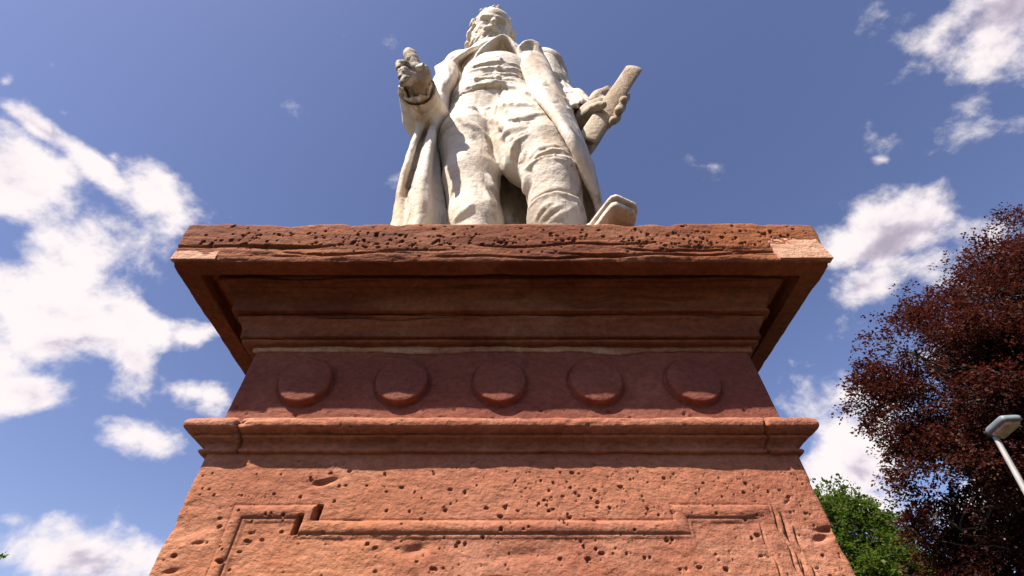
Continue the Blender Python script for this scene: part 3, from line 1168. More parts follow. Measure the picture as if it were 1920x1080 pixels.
for pl, r in [([(868, 128), (860, 152), (852, 176), (840, 200), (826, 228)], .026), ([(984, 128), (998, 162), (1014, 186), (1034, 212), (1050, 236)], .016), ([(824, 236), (822, 262), (824, 290)], .016)]:
    B.relief(pl, r, .7, .004, True, n=12, taper=False)
for bx, by in [(934, 146), (893, 148), (934, 127), (938, 112), (868, 176)]:
    hp = B.hit(bx, by)
    if hp is not None:
        B.ell(hp, (.017, .017, .017), .005)
body = B.mesh('body', M['marble'], statue, noise=.004)

# ---- plinth of marble under the feet
rough_box('plinth', -.46, .42, .84, 1.64, STOP - .004, PL, M['marble'], statue, n=30, seed=701)

# ---- shoe of the advanced leg: square toe reaching over the edge of the slab
def prism_shoe(name, outline, z0, z1, mat, rim=.0, top=None):
    """outline list of (x,y); straight walls with rounded edges; 'top' scales the upper outline"""
    o = np.array(outline, float)
    # resample and soften
    q = []
    n = len(o)
    for i in range(n):
        for t in np.linspace(0, 1, 14, endpoint=False):
            q.append(o[i] * (1 - t) + o[(i + 1) % n] * t)
    q = np.array(q)
    for _ in range(5):
        q = (np.roll(q, 1, 0) + 2 * q + np.roll(q, -1, 0)) / 4
    c = q.mean(0)
    layers = []
    for z, sc in ((z0, .0), (z0, .6), (z0, .97), (z0 + .004, 1.0), (z1 - .004, 1.0), (z1, .97), (z1, .0)):
        layers.append(np.concatenate([c + (q - c) * sc, np.full((len(q), 1), z)], 1))
    G = np.array(layers)
    return G


toe = [(1.0106 * x_, 1.0106 * y_) for x_, y_ in [(.262, .905), (.270, .858), (.316, .764), (.332, .757), (.390, .786), (.398, .808), (.396, .88), (.37, 1.0), (.33, 1.16), (.21, 1.20)]]
zs_ = PL + .004
G = prism_shoe('sole', toe, zs_, zs_ + .022, M['marble'])
shoe = mesh_obj('shoe', G + .0012 * fbm(G * 30, 2, 711)[..., None], grid_faces(*G.shape[:2], wrap=True), M['marble'], statue)
toe2 = [(c[0] - (.325 - c[0]) * .10, c[1] - (.92 - c[1]) * .075) for c in toe]
G = prism_shoe('welt', toe2, zs_ + .026, zs_ + .042, M['marble'])
mesh_obj('welt', G, grid_faces(*G.shape[:2], wrap=True), M['marble'], shoe)
U = Field((.12, .66, PL), (.5, 1.3, PL + .36), .008)
U.cone((.345, .85, PL + .055), (.30, 1.02, PL + .09), .036, .085, .03, flat=((0, 0, 1), .9))
U.cone((.30, 1.02, PL + .09), (.22, 1.14, PL + .2), .085, .10, .03)
U.cone((.372, .87, PL + .05), (.345, .85, PL + .055), .03, .034, .03)
U.cone((.27, .93, PL + .045), (.24, 1.1, PL + .06), .04, .07, .04)
# light inner flank flaring down toward the sole
U.mesh('upper', M['marble'], shoe)

# ---- coat
H_TOP = 3.80


def rail(pts, zs):
    """pts: world points in any order -> x, y as smooth functions of height"""
    p = np.array(sorted([tuple(q) for q in pts], key=lambda q: q[2]))
    z = p[:, 2]
    fine = np.linspace(min(z[0], zs[0]) - .1, max(z[-1], zs[-1]) + .1, 900)
    dz = fine[1] - fine[0]
    kk = np.exp(-(np.arange(-40, 41) * dz / .035) ** 2)
    kk /= kk.sum()
    out = []
    for a in (0, 1):
        v = np.interp(fine, z, p[:, a])
        v = np.convolve(np.pad(v, 40, mode='edge'), kk, mode='valid')
        out.append(np.interp(zs, fine, v))
    return out


def loft(rails, z0, z1, nz, per, closed=False):
    zs = np.linspace(z0, z1, nz)
    R = np.array([np.stack(rail(r, zs), -1) for r in rails])       # rails, nz, 2
    n = len(R)
    rows = []
    for i in range(n - 1):
        p0, p1, p2, p3 = R[max(i - 1, 0)], R[i], R[i + 1], R[min(i + 2, n - 1)]
        for t in np.linspace(0, 1, per, endpoint=False):
            rows.append(.5 * ((2 * p1) + (-p0 + p2) * t + (2 * p0 - 5 * p1 + 4 * p2 - p3) * t * t + (-p0 + 3 * p1 - 3 * p2 + p3) * t ** 3))
    rows.append(R[-1])
    rows = np.array(rows)
    return np.concatenate([rows, np.broadcast_to(zs[None, :, None], rows.shape[:2] + (1,))], -1)


C = Field((-.74, .72, STOP - .01), (.64, 1.68, 3.98), .0095)
zb_ = PL
left_rails = [
    [P(812, 196, 1.07), P(797, 222, 1.08), P(778, 262, 1.09), P(765, 300, 1.10), P(752, 345, 1.11), P(746, 385, 1.12), P(742, 418, 1.13), W(-.50, 1.14, zb_)],
    [P(816, 198, 1.13), P(803, 222, 1.15), P(788, 262, 1.17), P(774, 300, 1.18), P(761, 345, 1.18), P(753, 385, 1.12), P(750, 418, 1.12), W(-.47, 1.12, zb_)],
    [P(820, 200, 1.10), P(811, 222, 1.13), P(800, 262, 1.15), P(788, 300, 1.16), P(776, 345, 1.17), P(764, 385, 1.13), P(764, 418, 1.13), W(-.44, 1.12, zb_)],
    [P(825, 202, 1.08), P(816, 222, 1.08), P(808, 262, 1.07), P(799, 300, 1.06), P(792, 345, 1.06), P(787, 385, 1.06), P(785, 418, 1.07), W(-.38, 1.05, zb_)],
    [P(830, 203, 1.12), P(821, 222, 1.14), P(814, 262, 1.15), P(808, 300, 1.15), P(806, 345, 1.16), P(808, 385, 1.17), P(808, 418, 1.18), W(-.34, 1.18, zb_)],
    [P(834, 204, 1.20), P(825, 224, 1.22), P(818, 262, 1.22), P(818, 300, 1.20), P(822, 345, 1.20), P(830, 385, 1.22), P(834, 418, 1.22), W(-.27, 1.22, zb_)],
]
back = [
    [W(-.38, 1.46, 3.3), W(-.36, 1.50, 2.4), W(-.34, 1.50, 1.6), W(-.34, 1.52, zb_)],
    [W(-.16, 1.50, 3.3), W(-.15, 1.46, 2.4), W(-.14, 1.46, 1.6), W(-.14, 1.48, zb_)],
    [W(-.02, 1.46, 3.3), W(-.02, 1.38, 2.4), W(.02, 1.31, 1.6), W(.02, 1.30, zb_)],
    [W(.16, 1.50, 3.3), W(.13, 1.43, 2.4), W(.13, 1.37, 1.6), W(.13, 1.36, zb_)],
    [W(.36, 1.44, 3.3), W(.33, 1.48, 2.4), W(.34, 1.50, 1.6), W(.36, 1.52, zb_)],
]
right_rails = [
    [P(1040, 165, 1.20), P(1066, 212, 1.22), P(1088, 270, 1.22), P(1103, 310, 1.22), P(1112, 350, 1.23), P(1119, 385, 1.24), P(1124, 418, 1.25), W(.42, 1.26, zb_)],
    [P(1020, 108, 1.03), P(1040, 163, 1.0), P(1067, 212, 1.0), P(1091, 270, 1.03), P(1107, 310, 1.08), P(1117, 350, 1.10), P(1124, 385, 1.14), P(1131, 418, 1.15), W(.42, 1.15, zb_)],
    [P(998, 108, .99), P(1012, 145, .975), P(1022, 172, .925), P(1042, 204, .915), P(1074, 262, .91), P(1095, 305, .965), P(1112, 352, 1.03), P(1121, 380, 1.07), P(1130, 418, 1.12), W(.42, 1.14, zb_)],
    [P(977, 115, 1.0), P(986, 142, .975), P(1000, 172, .925), P(1014, 190, .915), P(1040, 222, .915), P(1062, 256, .91), P(1073, 278, .925), P(1084, 300, .96), P(1106, 350, 1.03), P(1120, 378, 1.075), P(1129, 418, 1.12), W(.415, 1.15, zb_)],
]
zL = P(812, 200, 1.07)[2]
zR = P(1000, 112, 1.03)[2]
A1 = loft(left_rails, zb_ - .01, zL, 330, 24)
C.splat(A1, .0165)
A2 = loft([left_rails[-1]] + back + [right_rails[0]], zb_ - .01, 2.95, 260, 34)
C.splat(A2, .020)
A3 = loft(right_rails, zb_ - .01, zR, 380, 26)
C.splat(A3, .0165)
# back and shoulders of the coat
C.line([W(-.36, 1.30, 3.66), W(-.15, 1.33, 3.80), W(.15, 1.33, 3.80), W(.38, 1.30, 3.68)], [.12, .13, .13, .12], .03)
C.ell(W(0, 1.44, 3.3), (.37, .12, .55), .05)


def sheet(C, rows, th=.0155, n=60, m=60):
    """rows: list of rows of (px,py,Y); catmull both ways"""
    A = np.array([[P(*q) for q in r] for r in rows])

    def cat(A, n):
        k = len(A)
        out = []
        for t in np.linspace(0, k - 1 - 1e-9, n):
            i = int(t)
            f = t - i
            p0, p1, p2, p3 = A[max(i - 1, 0)], A[i], A[min(i + 1, k - 1)], A[min(i + 2, k - 1)]
            out.append(.5 * ((2 * p1) + (-p0 + p2) * f + (2 * p0 - 5 * p1 + 4 * p2 - p3) * f * f + (-p0 + 3 * p1 - 3 * p2 + p3) * f ** 3))
        return np.array(out)
    G = cat(A, n)
    G = np.swapaxes(cat(np.swapaxes(G, 0, 1), m), 0, 1)
    C.splat(G, th)


# near sleeve side: short cape of the coat over the left-hand shoulder
sheet(C, [[(819, 127, 1.06), (832, 120, 1.04), (846, 116, 1.05), (860, 114, 1.12)],
          [(822, 145, 1.05), (834, 138, 1.02), (848, 133, 1.04), (862, 130, 1.13)],
          [(824, 165, 1.05), (835, 158, 1.01), (846, 152, 1.05), (856, 150, 1.14)],
          [(825, 182, 1.05), (833, 178, 1.03), (840, 174, 1.07), (846, 172, 1.15)],
          [(818, 198, 1.07), (826, 200, 1.07), (832, 202, 1.12), (838, 200, 1.19)]], n=110, m=80)
# collar of the coat, left
sheet(C, [[(846, 119, 1.06), (866, 104, 1.02), (884, 93, .99), (896, 90, .99), (903, 97, 1.01)],
          [(852, 124, 1.10), (868, 112, 1.08), (884, 103, 1.07), (895, 100, 1.07), (900, 106, 1.08)],
          [(860, 134, 1.14), (870, 124, 1.13), (880, 116, 1.12), (888, 112, 1.12), (893, 116, 1.12)]], n=80, m=110)
# the broad rounded lapel, right
sheet(C, [[(974, 104, .995), (974, 92, .975), (981, 83, .955), (992, 79, .95), (1003, 81, .955), (1011, 89, .97), (1016, 102, 1.0)],
          [(976, 112, 1.0), (982, 103, 1.0), (988, 98, .99), (994, 96, .99), (1001, 98, .99), (1008, 104, 1.0), (1019, 114, 1.02)],
          [(979, 128, 1.01), (986, 122, 1.02), (992, 119, 1.02), (998, 118, 1.02), (1005, 119, 1.02), (1013, 122, 1.03), (1025, 130, 1.05)],
          [(985, 146, 1.03), (992, 143, 1.02), (999, 142, 1.015), (1006, 142, 1.02), (1014, 143, 1.03), (1023, 145, 1.05), (1033, 150, 1.07)],
          [(996, 166, 1.05), (1003, 166, 1.03), (1010, 165, 1.03), (1017, 165, 1.04), (1025, 165, 1.06), (1033, 167, 1.07), (1041, 170, 1.09)]], n=110, m=90)
# shoulder of the coat beside the lapel
sheet(C, [[(1016, 98, 1.14), (1026, 100, 1.14), (1034, 106, 1.15), (1040, 118, 1.16)],
          [(1018, 112, 1.10), (1028, 112, 1.10), (1037, 117, 1.12), (1044, 128, 1.15)],
          [(1028, 140, 1.12), (1036, 138, 1.11), (1044, 140, 1.13), (1051, 146, 1.17)]], n=60, m=60)
# right-hand sleeve (picture right)
shR, elR, cuR = P(1020, 122, 1.27), P(1052, 196, 1.26), P(1088, 222, 1.14)
C.line([shR, P(1036, 160, 1.27), elR], [.125, .112, .11], .05)
C.line([elR, P(1072, 206, 1.20), cuR], [.11, .110, .100], .05)
# left-hand sleeve: upper arm behind, wide cuff coming forward
shL, elL = P(846, 134, 1.36), P(822, 205, 1.36)
C.line([shL, elL], [.10, .12], .04)
cuffc, cuffe = P(799, 222, 1.12), P(781, 166, .91)
C.line([elL, cuffc, cuffe], [.125, .118, .098], .06)
C.cone(P(786, 196, 1.02), P(800, 246, 1.20), .08, .05, .04)
C.relief([(868, 124), (861, 150), (854, 175), (842, 205)], .036, .85, .006, True, n=10)
C.relief([(822, 255), (824, 290), (832, 335), (842, 385), (848, 418)], .016, .7, .004, True, n=12, taper=False)
# hollow cuffs
ax_ = (cuffe - cuffc) / np.linalg.norm(cuffe - cuffc)
C.cone(cuffe - ax_ * .10, cuffe + ax_ * .03, .056, .084, .005, True)
C.cone(cuffe + ax_ * .03, cuffe + ax_ * .20, .10, .12, .004, True)
axr = (cuR - elR) / np.linalg.norm(cuR - elR)
C.cone(cuR - axr * .01, cuR + axr * .2, .080, .10, .01, True)
for pl, r in [([(1063, 170), (1080, 178), (1095, 192)], .016), ([(1058, 186), (1072, 192), (1086, 205)], .014), ([(1072, 160), (1088, 172), (1102, 186)], .012),
              ([(1046, 140), (1056, 158), (1062, 172)], .012), ([(1078, 196), (1090, 204), (1096, 214)], .012), ([(1064, 204), (1076, 214), (1082, 228)], .010),
              ([(792, 225), (800, 212), (812, 200)], .014), ([(776, 200), (782, 220), (794, 240)], .010),
              ([(838, 140), (834, 155), (828, 172)], .012), ([(852, 128), (846, 145), (842, 160)], .010),
              ([(772, 400), (778, 360), (786, 320)], .010), ([(796, 418), (800, 380), (804, 340)], .009), ([(826, 130), (830, 150), (829, 172)], .009), ([(838, 122), (842, 140), (838, 160)], .009), ([(1046, 130), (1062, 152), (1078, 168)], .010)]:
    C.relief(pl, r, .36, .012)
for pl, r in [([(1068, 181), (1082, 189), (1092, 202)], .009), ([(1062, 176), (1076, 172), (1090, 180)], .007), ([(758, 350), (776, 355)], .006), ([(757, 418), (760, 385), (764, 355)], .005),
              ([(1010, 164), (1022, 161), (1034, 161)], .004), ([(1036, 194), (1050, 192)], .004)]:
    C.relief(pl, r, .4, .008, True)
coat = C.mesh('coat', M['marble'], statue, noise=.004)

# ---- lace of the cuffs
def frill(name, c, ax, R, amp, waves, L, seed, flat=1.0):
    a = np.linspace(0, 2 * np.pi, 220, endpoint=False)
    u = np.cross(ax, (0, 0, 1.0))
    u /= np.linalg.norm(u)
    w = np.cross(ax, u)
    rows = []
    prof = [(0, -.010), (.5, -.008), (1, -.004), (1.04, .004), (1, .010), (.5, .006), (0, .002)]
    for f, dr in prof:
        rad = R + dr + amp * f * np.sin(waves * a + seed) + .4 * amp * f * np.sin(waves * 2.3 * a)
        off = L * f * (1 + .25 * np.sin(waves * a * .5 + 1))
        rows.append(c + np.outer(off, ax) + np.outer(rad * np.cos(a), u) + np.outer(rad * np.sin(a) * flat, w))
    G = np.array(rows)
    return mesh_obj(name, G, grid_faces(len(prof), len(a), wrap=True), M['marble'], statue)


frill('cuff_lace', cuffe - ax_ * .035, ax_, .068, .007, 8, .05, 1.0)
frill('cuff_lace', cuR - axr * .01, axr, .078, .008, 11, .03, 2.0)


# ---- hands
def hand(name, parts, lo, hi, h=.0062, palm=()):
    Hf = Field(lo, hi, h)
    for (c, r, k) in palm:
        Hf.ell(c, r, k)
    for pts, rad in parts:
        Hf.line(pts, rad, .010)
    return Hf


# left in the picture: hand reaching toward the viewer, palm down, fingers curled round a rolled paper
w0 = P(786, 176, 1.11)
k0 = P(778, 142, 1.03)
hl = Field((-.80, .72, 2.5), (-.36, 1.25, 3.5), .0068)
hl.cone(P(790, 185, 1.22), w0, .050, .054, .02)
hl.line([w0, P(781, 155, 1.055), k0], [.058, .066, .072], .03)
hl.cone(P(766, 146, 1.03), P(792, 138, 1.03), .050, .050, .03)
# index pointing up and out
hl.line([P(780, 128, 1.01), P(773, 114, .985), P(769, 105, .97), P(767, 101, .965)], [.042, .042, .041, .040], .012)
# middle and ring, curled toward the viewer
hl.line([P(770, 132, .995), P(757, 122, .965), P(750, 122, .955), P(749, 129, .96)], [.033, .030, .026, .023], .010)
hl.line([P(770, 142, .995), P(760, 135, .965), P(753, 137, .955), P(752, 143, .96)], [.031, .028, .024, .021], .010)
hl.line([P(768, 152, 1.005), P(759, 150, .975), P(755, 156, .968)], [.027, .024, .020], .010)
# thumb along the paper
hl.line([P(795, 158, 1.05), P(799, 142, 1.01), P(796, 129, .98)], [.034, .030, .024], .012)
hl.relief([(752, 128), (764, 130), (780, 134), (794, 142)], .006, .45, .006, True)
hl.relief([(760, 150), (775, 154), (790, 152)], .007, .45, .006, True)
hl.relief([(783, 122), (790, 114), (795, 122)], .006, .45, .006, True)
hl.relief([(762, 144), (774, 146), (788, 148)], .009, .3, .010)
hl.blur(1)
KH = .845
hl.lo = hl.lo * KH
hl.h *= KH
hand_l = hl.mesh('hand', M['marble_stained'], statue, noise=.007)
hand_l['label'] = 'raised hand reaching forward out of a wide sleeve'


def tube_obj(name, a, b, ra, rb, mat, parent, spiral=True, seed=0, flat=1.0):
    """a rolled sheet: tube with a spiral end"""
    a, b = np.array(a, float), np.array(b, float)
    ax = (b - a) / np.linalg.norm(b - a)
    u = np.cross(ax, (0, 1.0, 0))
    u /= np.linalg.norm(u)
    w = np.cross(ax, u)
    th = np.linspace(0, 2 * np.pi * 2.6, 190)
    rr_ = 1 - .26 * (th / th[-1]) * 2.0
    rows = []
    for t in np.linspace(0, 1, 26):
        c = a + (b - a) * t
        R = (ra + (rb - ra) * t) * (1 + .02 * math.sin(t * 17 + seed))
        rows.append(c + np.outer(rr_ * R * np.cos(th), u) + np.outer(rr_ * R * flat * np.sin(th), w))
    G = np.array(rows)
    inner = G[:, :, :] - (G - (a + (b - a) * np.linspace(0, 1, 26)[:, None])[:, None, :]) * .07
    v = np.concatenate([G.reshape(-1, 3), inner.reshape(-1, 3)])
    n = G.shape[0] * G.shape[1]
    f1 = grid_faces(G.shape[0], G.shape[1])
    f2 = f1[:, ::-1] + n
    m = G.shape[1]
    e = []
    for i in range(m - 1):
        e.append([i + 1, i, i + n, i + 1 + n])
        k = (G.shape[0] - 1) * m
        e.append([k + i, k + i + 1, k + i + 1 + n, k + i + n])
    for r in range(G.shape[0] - 1):
        e.append([r * m, (r + 1) * m, (r + 1) * m + n, r * m + n])
    return mesh_obj(name, v, np.concatenate([f1, f2, np.array(e)]), mat, parent)


tube_obj('rolled_note', P(797, 127, .975) * KH, P(762, 140, 1.02) * KH, .026, .026, M['marble'], statue)

# right in the picture: hand round a long rolled plan
sa, sb_ = P(1188, 128, .93), P(1097, 266, 1.10)
sc_ = tube_obj('paper_roll', sa, sb_, .050, .058, M['marble_stained'], statue, seed=1, flat=.33)
sc_['label'] = 'long rolled paper held slantwise in the lowered hand'
hr = Field((.25, .72, 1.9), (.90, 1.40, 3.0), .0068)
ax2 = (sa - sb_) / np.linalg.norm(sa - sb_)
hr.cone(cuR - axr * .05, P(1100, 222, 1.13), .062, .058, .02)
hr.line([P(1094, 226, 1.13), P(1108, 212, 1.09), P(1122, 200, 1.07)], [.058, .056, .05], .03)
hr.line([P(1100, 214, 1.08), P(1112, 204, 1.03), P(1123, 199, 1.0), P(1132, 197, .985)], [.032, .028, .024, .020], .012)      # thumb
hr.line([P(1104, 200, 1.14), P(1122, 184, 1.13), P(1140, 172, 1.11)], [.045, .042, .036], .03)                                # back of the hand
for pts, rad in [([P(1132, 178, 1.13), P(1158, 174, 1.10), P(1172, 182, 1.05), P(1168, 190, 1.0)], [.034, .031, .027, .024]),
                 ([P(1126, 190, 1.13), P(1150, 194, 1.10), P(1164, 202, 1.05), P(1159, 209, 1.0)], [.034, .031, .027, .024]),
                 ([P(1120, 204, 1.13), P(1142, 212, 1.10), P(1155, 221, 1.06), P(1149, 227, 1.02)], [.032, .029, .026, .022]),
                 ([P(1112, 214, 1.14), P(1130, 226, 1.14), P(1142, 231, 1.10), P(1139, 236, 1.07)], [.029, .026, .022, .019])]:
    hr.line(pts, rad, .010)
hr.relief([(1126, 200), (1112, 206), (1100, 220)], .006, .45, .006, True)
hr.blur(1)
hand_r = hr.mesh('hand', M['marble_stained'], statue, noise=.002)
hand_r['label'] = 'lowered hand gripping the rolled paper'
# folded papers hanging under the roll
FL = Field((.25, .85, 1.75), (.75, 1.35, 2.7), .0075)
sheet(FL, [[(1150, 212, 1.15), (1140, 232, 1.16), (1128, 252, 1.17), (1112, 276, 1.18), (1103, 288, 1.18)],
           [(1140, 205, 1.12), (1128, 228, 1.13), (1117, 248, 1.14), (1108, 268, 1.15), (1100, 284, 1.16)]], th=.017, n=70, m=110)
FL.blur(1)
FL.mesh('folded_papers', M['marble_stained'], statue, noise=.003)

# ---- head
HH = .50
hc = P(920, 81, 1.16)
tilt, yaw, roll_ = math.radians(-24), math.radians(-9), math.radians(4)


def rot(ax, a):
    c, s_ = math.cos(a), math.sin(a)
    return {'x': np.array([[1, 0, 0], [0, c, -s_], [0, s_, c]]), 'y': np.array([[c, 0, s_], [0, 1, 0], [-s_, 0, c]]),
            'z': np.array([[c, -s_, 0], [s_, c, 0], [0, 0, 1]])}[ax]


# local axes: x right in the picture, f toward the viewer (-Y), z up
RH = rot('z', -yaw) @ rot('x', -tilt) @ rot('y', roll_)


def HL(x, f, z):
    return hc + RH @ (np.array([x, -f, z]) * HH)


Hd = Field(hc - .40, hc + .40, .0066)
g = HH


def he(x, f, z, rx, rf, rz, k=.02, sub=False):
    Hd.ell(HL(x, f, z), (rx * g, rf * g, rz * g), k * g * 4, sub, R=RH)


def hcone(a, b, ra, rb, k=.02, sub=False):
    Hd.cone(HL(*a), HL(*b), ra * g, rb * g, k * g * 2, sub)


he(0, -.04, .14, .315, .40, .36)
he(0, .10, -.10, .255, .28, .36)
he(0, .20, .20, .25, .20, .20, .03)
he(0, .16, -.34, .19, .20, .16, .03)
hcone((-.17, .335, .085), (-.04, .385, .07), .052, .045)
hcone((.17, .335, .085), (.04, .385, .07), .052, .045)
for sx in (-1, 1):
    he(sx * .125, .395, -.005, .085, .07, .06, .01, True)
    he(sx * .125, .300, -.005, .070, .062, .055, .004)
    hcone((sx * .20, .285, .030), (sx * .06, .345, .030), .022, .020, .006)
    hcone((sx * .19, .290, -.045), (sx * .07, .340, -.050), .016, .014, .006)
    he(sx * .185, .24, -.13, .09, .09, .08, .03)
hcone((0, .37, .07), (0, .475, -.135), .032, .046, .012)
hcone((-.045, .40, -.15), (.045, .40, -.15), .040, .040, .012)
he(-.03, .46, -.175, .014, .02, .014, .002, True)
he(.03, .46, -.175, .014, .02, .014, .002, True)
# moustache, mouth, full beard, side whiskers
for sx in (-1, 1):
    Hd.line([HL(0, .445, -.205), HL(sx * .09, .42, -.235), HL(sx * .17, .33, -.30)], [.036 * g, .042 * g, .024 * g], .01 * g)
hcone((-.06, .385, -.285), (.06, .385, -.285), .03, .03, .01)
r2 = np.random.default_rng(5)
for i in range(120):
    a = r2.uniform(-1.35, 1.35)
    zz = r2.uniform(-.52, -.24) + .17 * (abs(a) / 1.35) ** 1.5
    R = .30 + .05 * r2.normal() * .3
    x, f = .27 * math.sin(a), .10 + R * math.cos(a) * .95
    he(x, f, zz, r2.uniform(.03, .055), r2.uniform(.03, .055), r2.uniform(.04, .075), .003)
for sx in (-1, 1):
    for i in range(46):
        zz = r2.uniform(-.42, .30)
        f = r2.uniform(-.30, .12) if zz > -.1 else r2.uniform(-.2, .08)
        he(sx * (.315 + .04 * r2.uniform() - .10 * max(0, zz - .1)), f, zz, .045, r2.uniform(.035, .07), r2.uniform(.04, .07), .004)
for i in range(110):
    a, e = r2.uniform(-math.pi, math.pi), r2.uniform(.10, 1.5)
    d = np.array([math.sin(a) * math.cos(e), math.cos(a) * math.cos(e), math.sin(e)])
    if d[1] > .30 and d[2] < .86:
        continue
    he(d[0] * .33, -.04 + d[1] * .41, .14 + d[2] * .375, r2.uniform(.04, .065), r2.uniform(.04, .07), r2.uniform(.03, .05), .003)
for i in range(34):
    x = r2.uniform(-.24, .24)
    he(x, .24 - 1.6 * x * x + r2.normal() * .03, .43 - 1.0 * x * x + r2.normal() * .018, r2.uniform(.02, .045), r2.uniform(.02, .05), r2.uniform(.025, .05), .002)
for sx in (-1, 1):
    for i in range(22):
        zz = r2.uniform(.05, .36)
        he(sx * (.30 - .30 * max(0, zz - .18)), r2.uniform(.02, .20) - .15 * zz, zz, .03, r2.uniform(.025, .05), r2.uniform(.03, .05), .002)
Hd.cone(HL(0, -.06, -.30), HL(0, -.22, -.85), .20 * g, .25 * g, .03)
head = Hd.mesh('head', M['marble'], statue, noise=.0015)
head['label'] = 'bearded head with thick curled hair, bent forward'

# ---- shirt collar standing open round the beard
K = Field((-.34, .78, 3.0), (.30, 1.30, 4.1), .0078)
sheet(K, [[(889, 124, 1.00), (892, 108, .985), (903, 93, .965), (918, 80, .95), (932, 71, .94), (944, 68, .94), (956, 74, .95), (966, 88, .97), (976, 106, 1.00)],
          [(893, 125, 1.03), (902, 113, 1.03), (912, 104, 1.03), (922, 96, 1.02), (934, 90, 1.02), (944, 88, 1.02), (954, 92, 1.02), (963, 100, 1.03), (973, 110, 1.04)],
          [(898, 125, 1.06), (908, 119, 1.08), (918, 114, 1.09), (928, 110, 1.09), (938, 107, 1.09), (948, 106, 1.09), (957, 108, 1.09), (964, 111, 1.08), (971, 115, 1.07)]], th=.0125, n=110, m=190)
K.relief([(917, 90), (923, 100), (924, 110)], .006, .2, .006)
K.mesh('shirt_collar', M['marble'], statue, noise=.002)


# ------------------------------------------------------------------ trees (metres)
def tube_mesh(paths, seg=8):
    """paths: list of (points (n,3), radii (n,)) -> verts, faces"""
    V, F, off = [], [], 0
    a = np.linspace(0, 2 * np.pi, seg, endpoint=False)
    for pts, rad in paths:
        pts = np.array(pts, float)
        d = np.gradient(pts, axis=0)
        d /= np.linalg.norm(d, axis=1, keepdims=True) + 1e-9
        u = np.cross(d, (0.31, .2, .93))
        bad = np.linalg.norm(u, axis=1) < .1
        u[bad] = np.cross(d[bad], (1, 0, 0))
        u /= np.linalg.norm(u, axis=1, keepdims=True)
        w = np.cross(d, u)
        r = np.array(rad)[:, None, None]
        G = pts[:, None] + r * (np.cos(a)[None, :, None] * u[:, None] + np.sin(a)[None, :, None] * w[:, None])
        V.append(G.reshape(-1, 3))
        F.append(grid_faces(len(pts), seg, wrap=True) + off)
        off += len(pts) * seg
    return np.concatenate(V), np.concatenate(F)


def bend(a, b, n, amp, r):
    t = np.linspace(0, 1, n)[:, None]
    a, b = np.array(a, float), np.array(b, float)
    p = a + (b - a) * t
    k = r.normal(size=(3, 3)) * amp
    for i in range(3):
        p += np.sin((i + 1) * np.pi * t) * k[i] / (i + 1)
    return p


